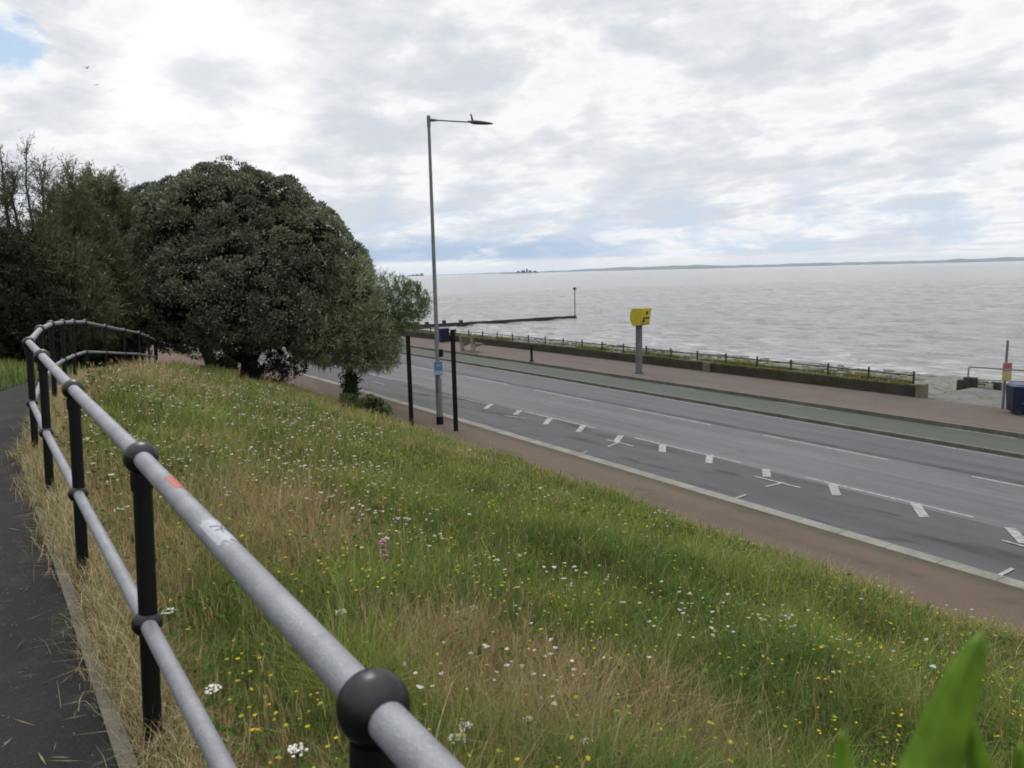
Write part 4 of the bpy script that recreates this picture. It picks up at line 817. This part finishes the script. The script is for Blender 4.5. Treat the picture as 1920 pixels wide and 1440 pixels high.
q = G(836, 640, .115); wheelie(q-ND*.3, UD, 1.05, .7, 1.05, 'navy wheeled bin against the sea wall, seen just right of the lamp column')
q = G(1918, 776, .115); bd, c, a, bq = wheelie(q+ND*.1, np.array([1, -.25, 0]), .95, .7, .98, 'navy wheeled bin beside the red and yellow sign at the right edge')
b = MB(); em = c-bq*(.7*.475+.03)-a*.12+np.array([0, 0, .02]); b.box(em, (.10, .01, .18), a); b.box(em+np.array([0, 0, -.12]), (.22, .01, .035), a); b.build('faded_emblem', 'bin_emblem', bd) if False else None
material('bin_emblem', (.05, .10, .12), .6); b.build('faded_emblem', 'bin_emblem', bd)
# sign on its pole
q = G(1880, 766, .115); sg = empty('beach_sign', q, 'narrow red and yellow warning sign on a tall thin grey pole beside the right-hand bin', 'sign'); zt = D(1886, 638, q[1])[2]
b = MB(); b.tube([q-np.array([0, 0, .05]), (q[0]+.02, q[1], zt)], .038, 12); b.build('pole', 'pole_grey', sg)
z0 = D(1880, 713, q[1])[2]; z1 = D(1880, 680, q[1])[2]; pc = np.array([q[0]+.03, q[1]-.05, (z0+z1)/2]); hh_ = z1-z0
b = MB(); b.box(pc, (.30, .02, hh_), bev=.006); pn = b.build('panel', 'sign_yellow', sg)
b = MB(); b.box(pc+np.array([0, -.013, hh_*.25]), (.28, .006, hh_*.44)); b.build('red_field', 'sign_red', pn)
b = MB(); b.box(pc+np.array([0, -.018, hh_*.12]), (.2, .004, .03)); b.box(pc+np.array([0, -.013, -hh_*.06]), (.22, .006, .05)); b.build('pale_bars', 'sign_pale', pn)
# ------------------------------------------------------------------ sea wall, its fence, weeds
wl = empty('sea_wall', Wp(15, 27.3, .1), 'low dark mossy brick sea wall along the seaward side of the promenade', 'wall')
b = MB(); S = np.arange(15.1, 150, 1.5); vs = []
for s_ in S:
    e = random.uniform(-.02, .02); vs += [Wp(s_, 27.15, .02), Wp(s_, 27.15, .54+e), Wp(s_, 27.48, .54+e), Wp(s_, 27.48, -.6)]
fs = []
for i in range(len(S)-1): o = i*4; fs += [(o, o+4, o+5, o+1), (o+1, o+5, o+6, o+2), (o+2, o+6, o+7, o+3)]
fs.append((0, 1, 2, 3)); b.add(vs, fs); b.build('brickwork', 'wall_brick', wl)
b = MB(); b.box(Wp(14.97, 27.3, .34), (.28, .40, .54), UD, bev=.03); b.build('end_pillar', 'pillar_stone', wl)
b = MB(); b.box(Wp(25.0, 27.08, .33), (.4, .14, .5), UD, bev=.02); b.build('buttress', 'pillar_stone', wl)
sf = empty('sea_wall_fence', Wp(15.4, 27.45, .6), 'row of short dark iron posts with thin rails along the top of the sea wall', 'fence'); k = 0; s_ = 15.35; L1 = []; L2 = []
while s_ < 110:
    q = Wp(s_, 27.40, .52); b = MB(); b.tube([q, q+np.array([0, 0, .40])], .038, 8); b.tube([q+np.array([0, 0, .33]), q+np.array([0, 0, .39])], .055, 8); b.ball(q+np.array([0, 0, .45]), .05, 8, 6)
    b.build('post', 'fence_green', sf); L1.append(q+np.array([0, 0, .34])); L2.append(q+np.array([0, 0, .12])); s_ += 1.755
b = MB(); b.tube(L1, .026, 6); b.build('top_rail', 'fence_green', sf); b = MB(); b.tube(L2, .018, 6); b.build('lower_rail', 'fence_green', sf)
parts = []; N = 26000; s = 15.5+rng.uniform(0, 1, N)*75; n = 27.55+rng.normal(size=N)*.12; dn_ = fbm(s, s*0+3, .35, 7); ok = rng.uniform(0, 1, N) < np.clip((dn_-.32)*3, .03, 1); s = s[ok]; n = n[ok]; N = len(s); q = n-bend(s)
x = -.545*s+.838*q; y = .838*s+.545*q; z = 0*s+.42; h = rng.uniform(.08, .30, N)*(fbm(s, s*0, .8, 2)+.4)+.1; col = np.where(rng.uniform(0, 1, (N, 1)) < .6, np.array([.15, .17, .04]), np.array([.28, .25, .09]))*rng.uniform(.6, 1.2, (N, 1))
parts.append(blades(x, y, z, h, 0*s+.03, col, col, .6)); ok = rng.uniform(0, 1, N) < .35; nn2 = 27.22+rng.normal(size=ok.sum())*.05; q = nn2-bend(s[ok]); parts.append(blades(-.545*s[ok]+.838*q, .838*s[ok]+.545*q, 0*q+.53, rng.uniform(.03, .12, ok.sum()), 0*q+.03, col[ok], col[ok], .9))
grass_object('wall_weeds', parts)
# beach boulders
V, Fq, o = [], [], 0
N = 11000; s = rng.uniform(6, 100, N); n = 31+rng.uniform(0, 1, N)**.8*16.5; bb = MB(); q = n-bend(s); x = -.545*s+.838*q; y = .838*s+.545*q; z = -.38-(n-31)*.098
r = .05+.17*rng.uniform(0, 1, N)**3; ico = nrm(np.array([[a, b_, c] for a in (-1, 0, 1) for b_ in (-1, 0, 1) for c in (-1, 1)], float)); 
cube = np.array([[-1, -1, -1], [1, -1, -1], [1, 1, -1], [-1, 1, -1], [-.7, -.7, 1], [.7, -.7, 1], [.7, .7, 1], [-.7, .7, 1]], float)
V = cube[None]*r[:, None, None]*rng.uniform(.5, 1.2, (N, 1, 3))*np.array([1.3, 1.3, .55])*rng.uniform(.8, 1.2, (N, 8, 1))+np.stack([x, y, z], -1)[:, None]
Qf = np.array([[0, 3, 2, 1], [4, 5, 6, 7], [0, 1, 5, 4], [1, 2, 6, 5], [2, 3, 7, 6], [3, 0, 4, 7]]); Q = (np.arange(N)*8)[:, None, None]+Qf[None]
pal = np.array([[.17, .16, .13], [.07, .08, .04], [.045, .045, .038], [.25, .24, .21], [.11, .13, .055]]); C = np.repeat(pal[rng.integers(0, 5, N)], 8, axis=0)
tag(np_mesh('beach_boulders', V.reshape(-1, 3), quads=Q.reshape(-1, 4).astype(np.int32), col=C, mat='petals'), kind='stuff')
# timber stumps and beam beyond the slipway
st = [(1801, 729, 712, .17, 'short timber stump, leftmost of the row beyond the slipway'), (1812, 729, 707, .16, 'tall timber stump at the foot of the tubular rail post'), (1824, 729, 708, .17, 'tall timber stump just right of the tubular rail post'), (1869, 733, 717, .15, 'short dark timber stump just left of the red and yellow sign')]
for px, py, ty, rr, lab in st:
    q = G(px, py+2, -.2); tz = D(px, ty, q[1])[2]; r = empty('timber_stump', q, lab, 'timber post', 'timber stumps beyond the slipway'); b = MB()
    b.tube([q-np.array([0, 0, .3]), (q[0]+.01, q[1], q[2]+(tz-q[2])*.6), (q[0], q[1], tz)], [rr, rr*.97, rr*.86], 9, smooth=False); b.build('trunk_section', 'timber_dark', r)
q0 = G(1826, 731, -.2); q1 = G(1925, 741, -.2); b = MB(); b.tube([q0, (q0+q1)/2, q1], .11, 8); tag(b.build('timber_beam', 'timber_dark'), 'long dark timber beam lying along the outer edge of the slipway', 'beam')
q = G(1813, 730, -.25); q2 = D(1813, 688, q[1]); e1 = D(1926, 695, q[1]-3.2); e2 = D(1926, 716, q[1]-3.2); r = empty('tubular_rail', q, 'pale tubular handrail with two bars at the outer edge of the slipway', 'handrail'); b = MB()
b.tube([q-np.array([0, 0, .3]), (q[0]+.02, q[1], q2[2]-.04), (q[0]+.07, q[1], q2[2])], .032, 10); b.build('post', 'rail_pale', r); b = MB(); b.tube([(q[0]+.07, q[1], q2[2]), e1], .03, 8); b.build('top_bar', 'rail_pale', r); b = MB(); b.tube([D(1816, 711, q[1]), e2], .022, 8); b.build('lower_bar', 'rail_pale', r)
# ------------------------------------------------------------------ groyne and its marker
tip = G(1080, 598, -1.9); inn = tip-ND*45; gr = empty('groyne', tip, 'long low dark timber groyne running out into the sea', 'groyne'); b = MB()
K = 60; P = [tip+(inn-tip)*f for f in np.linspace(0, 1, K)]; Lz = [.50+.30*max(0, (f-.3)) + random.uniform(-.03, .03) for f in np.linspace(0, 1, K)]
vs = []; 
for pnt, h in zip(P, Lz): vs += [pnt+UD*.16-np.array([0, 0, .4]), pnt+UD*.16+np.array([0, 0, h]), pnt-UD*.16+np.array([0, 0, h]), pnt-UD*.16-np.array([0, 0, .4])]
fs = []
for i in range(K-1): o = i*4; fs += [(o, o+1, o+5, o+4), (o+1, o+2, o+6, o+5), (o+2, o+3, o+7, o+6)]
fs.append((0, 3, 2, 1)); b.add(vs, fs); b.build('planking', 'timber_dark', gr)
for k in range(15):
    f = .42+.055*k; pnt = tip+(inn-tip)*min(f, 1); b = MB(); hh_ = .80+random.uniform(-.08, .08)+.22*f; b.box(pnt+UD*.02+np.array([0, 0, hh_/2-.3]), (.34, .42, hh_+.6), UD, bev=.02); b.build('pile', 'timber_dark', gr)
q = tip+np.array([-.15, -.1, 0]); zt = D(1080, 541, q[1])[2]; bc = empty('groyne_beacon', q, 'thin marker pole with a small basket topmark at the seaward tip of the groyne', 'marker'); b = MB(); b.tube([q-np.array([0, 0, .3]), (q[0], q[1], zt)], .065, 8); b.build('pole', 'fence_green', bc)
b = MB(); b.ball((q[0], q[1], zt), .26, 10, 8, (1, 1, .8)); b.build('topmark', 'fence_green', bc)
# ------------------------------------------------------------------ far shore, pier, vessels, gulls
def land(name, d, prof, depth, seed):
    random.seed(seed); b = MB(); rows = []; xs = np.arange(prof[0][0], prof[-1][0]+1, 8.0)
    for x in xs:
        h = np.interp(x, [p_[0] for p_ in prof], [p_[1] for p_ in prof]); h = max(.4, h+.7*(float(vnoise(x, 0, .045, seed))-.5)*min(h, 4)+.5*(float(vnoise(x, 0, .2, seed))-.5)*min(h, 2))
        q = D(x, 500, d); zh = h/FPX*d; dirv = unit((q-CC)*np.array([1, 1, 0])); rows.append([np.array([q[0], q[1], -2.5]), np.array([q[0], q[1], -1.9+zh*.45])+dirv*depth*.04, np.array([q[0], q[1], -1.9+zh*.85])+dirv*depth*.2, np.array([q[0], q[1], -1.9+zh])+dirv*depth*.4, np.array([q[0], q[1], -2.5])+dirv*depth])
    K = 5; vs = [v for r_ in rows for v in r_]; fs = [(i*K+k, (i+1)*K+k, (i+1)*K+k+1, i*K+k+1) for i in range(len(rows)-1) for k in range(K-1)]
    b.add(vs, fs, True); return tag(b.build(name, 'far_land'), kind='structure')
land('far_hills', 8600, [(985, .6), (1040, 2.5), (1110, 4.5), (1170, 6.6), (1250, 6.5), (1300, 7.4), (1350, 5.0), (1420, 4.4), (1520, 5.4), (1600, 5.0), (1700, 5.2), (1800, 6.5), (1920, 7.5), (2100, 9), (2500, 7)], 1500, 4)
land('far_shore', 7600, [(820, .5), (880, 1.1), (940, 1.6), (1010, 1.2), (1050, .6)], 700, 6)
pq = D(975, 512.5, 2900); pq[2] = -1.9; pr_ = empty('pier_head', pq, 'dark flat pier head with a few low buildings far out on the horizon', 'pier'); b = MB()
def pp(px, h): q = D(px, 512, 2900); return np.array([q[0], q[1], -1.9+h])
b.box((pp(965, 6)+pp(1010, 6))/2, (np.linalg.norm(pp(1010, 0)-pp(965, 0)), 14, 3.0)); b.build('deck', 'ship_grey', pr_)
b = MB(); b.box((pp(938, 6)+pp(966, 6))/2+np.array([0, 4, 0]), (np.linalg.norm(pp(966, 0)-pp(938, 0)), 5, 1.8)); b.build('approach_deck', 'ship_grey', pr_)
b = MB()
for px in range(940, 1011, 4): c = pp(px, 2); b.tube([c-np.array([0, 0, 4]), c+np.array([0, 0, 3])], .9, 6)
b.build('piles', 'ship_grey', pr_); b = MB()
for px, w_, h in [(972, 10, 5), (981, 16, 6.5), (988, 7, 12), (994, 12, 6), (1003, 12, 4)]: c = pp(px, 7.5+h/2); b.box(c, (w_, 9, h), taper=.8)
b.build('buildings', 'ship_grey', pr_)
def vessel(px, d, L, label, H=5):
    q = D(px, 500, d); q[2] = -1.9; r = empty('distant_ship', q, label, 'ship', 'ships on the left horizon'); b = MB(); b.box(q+np.array([0, 0, H*.25]), (L, L*.15, H*.5), bev=.2); b.build('hull', 'ship_grey', r); b = MB(); b.box(q+np.array([L*.25, 0, H*.8]), (L*.28, L*.12, H*.7), taper=.8); b.box(q+np.array([-L*.2, 0, H*.65]), (L*.3, L*.1, H*.35)); b.build('superstructure', 'ship_grey', r)
vessel(770, 4500, 42, 'grey low ship on the horizon above the airy bough, left of the longer one', 8); vessel(785, 4600, 60, 'longest grey ship on the left horizon, just left of the lamp column', 13); vessel(729, 4600, 22, 'tiny grey ship on the horizon nearest the great tree', 8); vessel(740, 4900, 22, 'tiny grey ship, second from the great tree on the horizon', 7)
def gull(px, py, d, span, dih, label):
    q = D(px, py, d); r = empty('seagull', q, label, 'bird', 'gulls high on the left'); b = MB(); b.ball(q, span*.11, 10, 8, (1.9, .7, .6)); b.build('body', 'gull_grey', r)
    for sg in (-1, 1):
        b = MB(); h = span/2; vs = [q+np.array([0, -.04, 0]), q+np.array([0, .08, 0]), q+np.array([sg*h*.5, .1, h*dih]), q+np.array([sg*h, .02, h*dih*.7]), q+np.array([sg*h*.5, -.03, h*dih])]; b.add(vs, [(0, 1, 2, 4), (4, 2, 3)]); o = b.build('wing', 'gull_grey', r); md = o.modifiers.new('t', 'SOLIDIFY'); md.thickness = .015
gull(163, 128, 75, .62, .55, 'gull with raised wings, the upper of the two in the sky at left'); gull(181, 159, 85, .55, .1, 'gull gliding flat, the lower of the two in the sky at left')
# ------------------------------------------------------------------ haze
hm = bpy.data.materials.new('haze'); hm.use_nodes = True; t = NT(hm.node_tree); v = t.n('ShaderNodeVolumePrincipled', i_Density=4.6e-5, i_Anisotropy=0.2); v.inputs['Color'].default_value = (.74, .86, 1, 1); o = t.n('ShaderNodeOutputMaterial'); t.put(o.inputs['Volume'], v); MAT['haze'] = hm
USE_HAZE = True
if USE_HAZE:
    b = MB(); b.box((0, 9000, 38), (60000, 40000, 86)); tag(b.build('haze', 'haze'), kind='stuff')
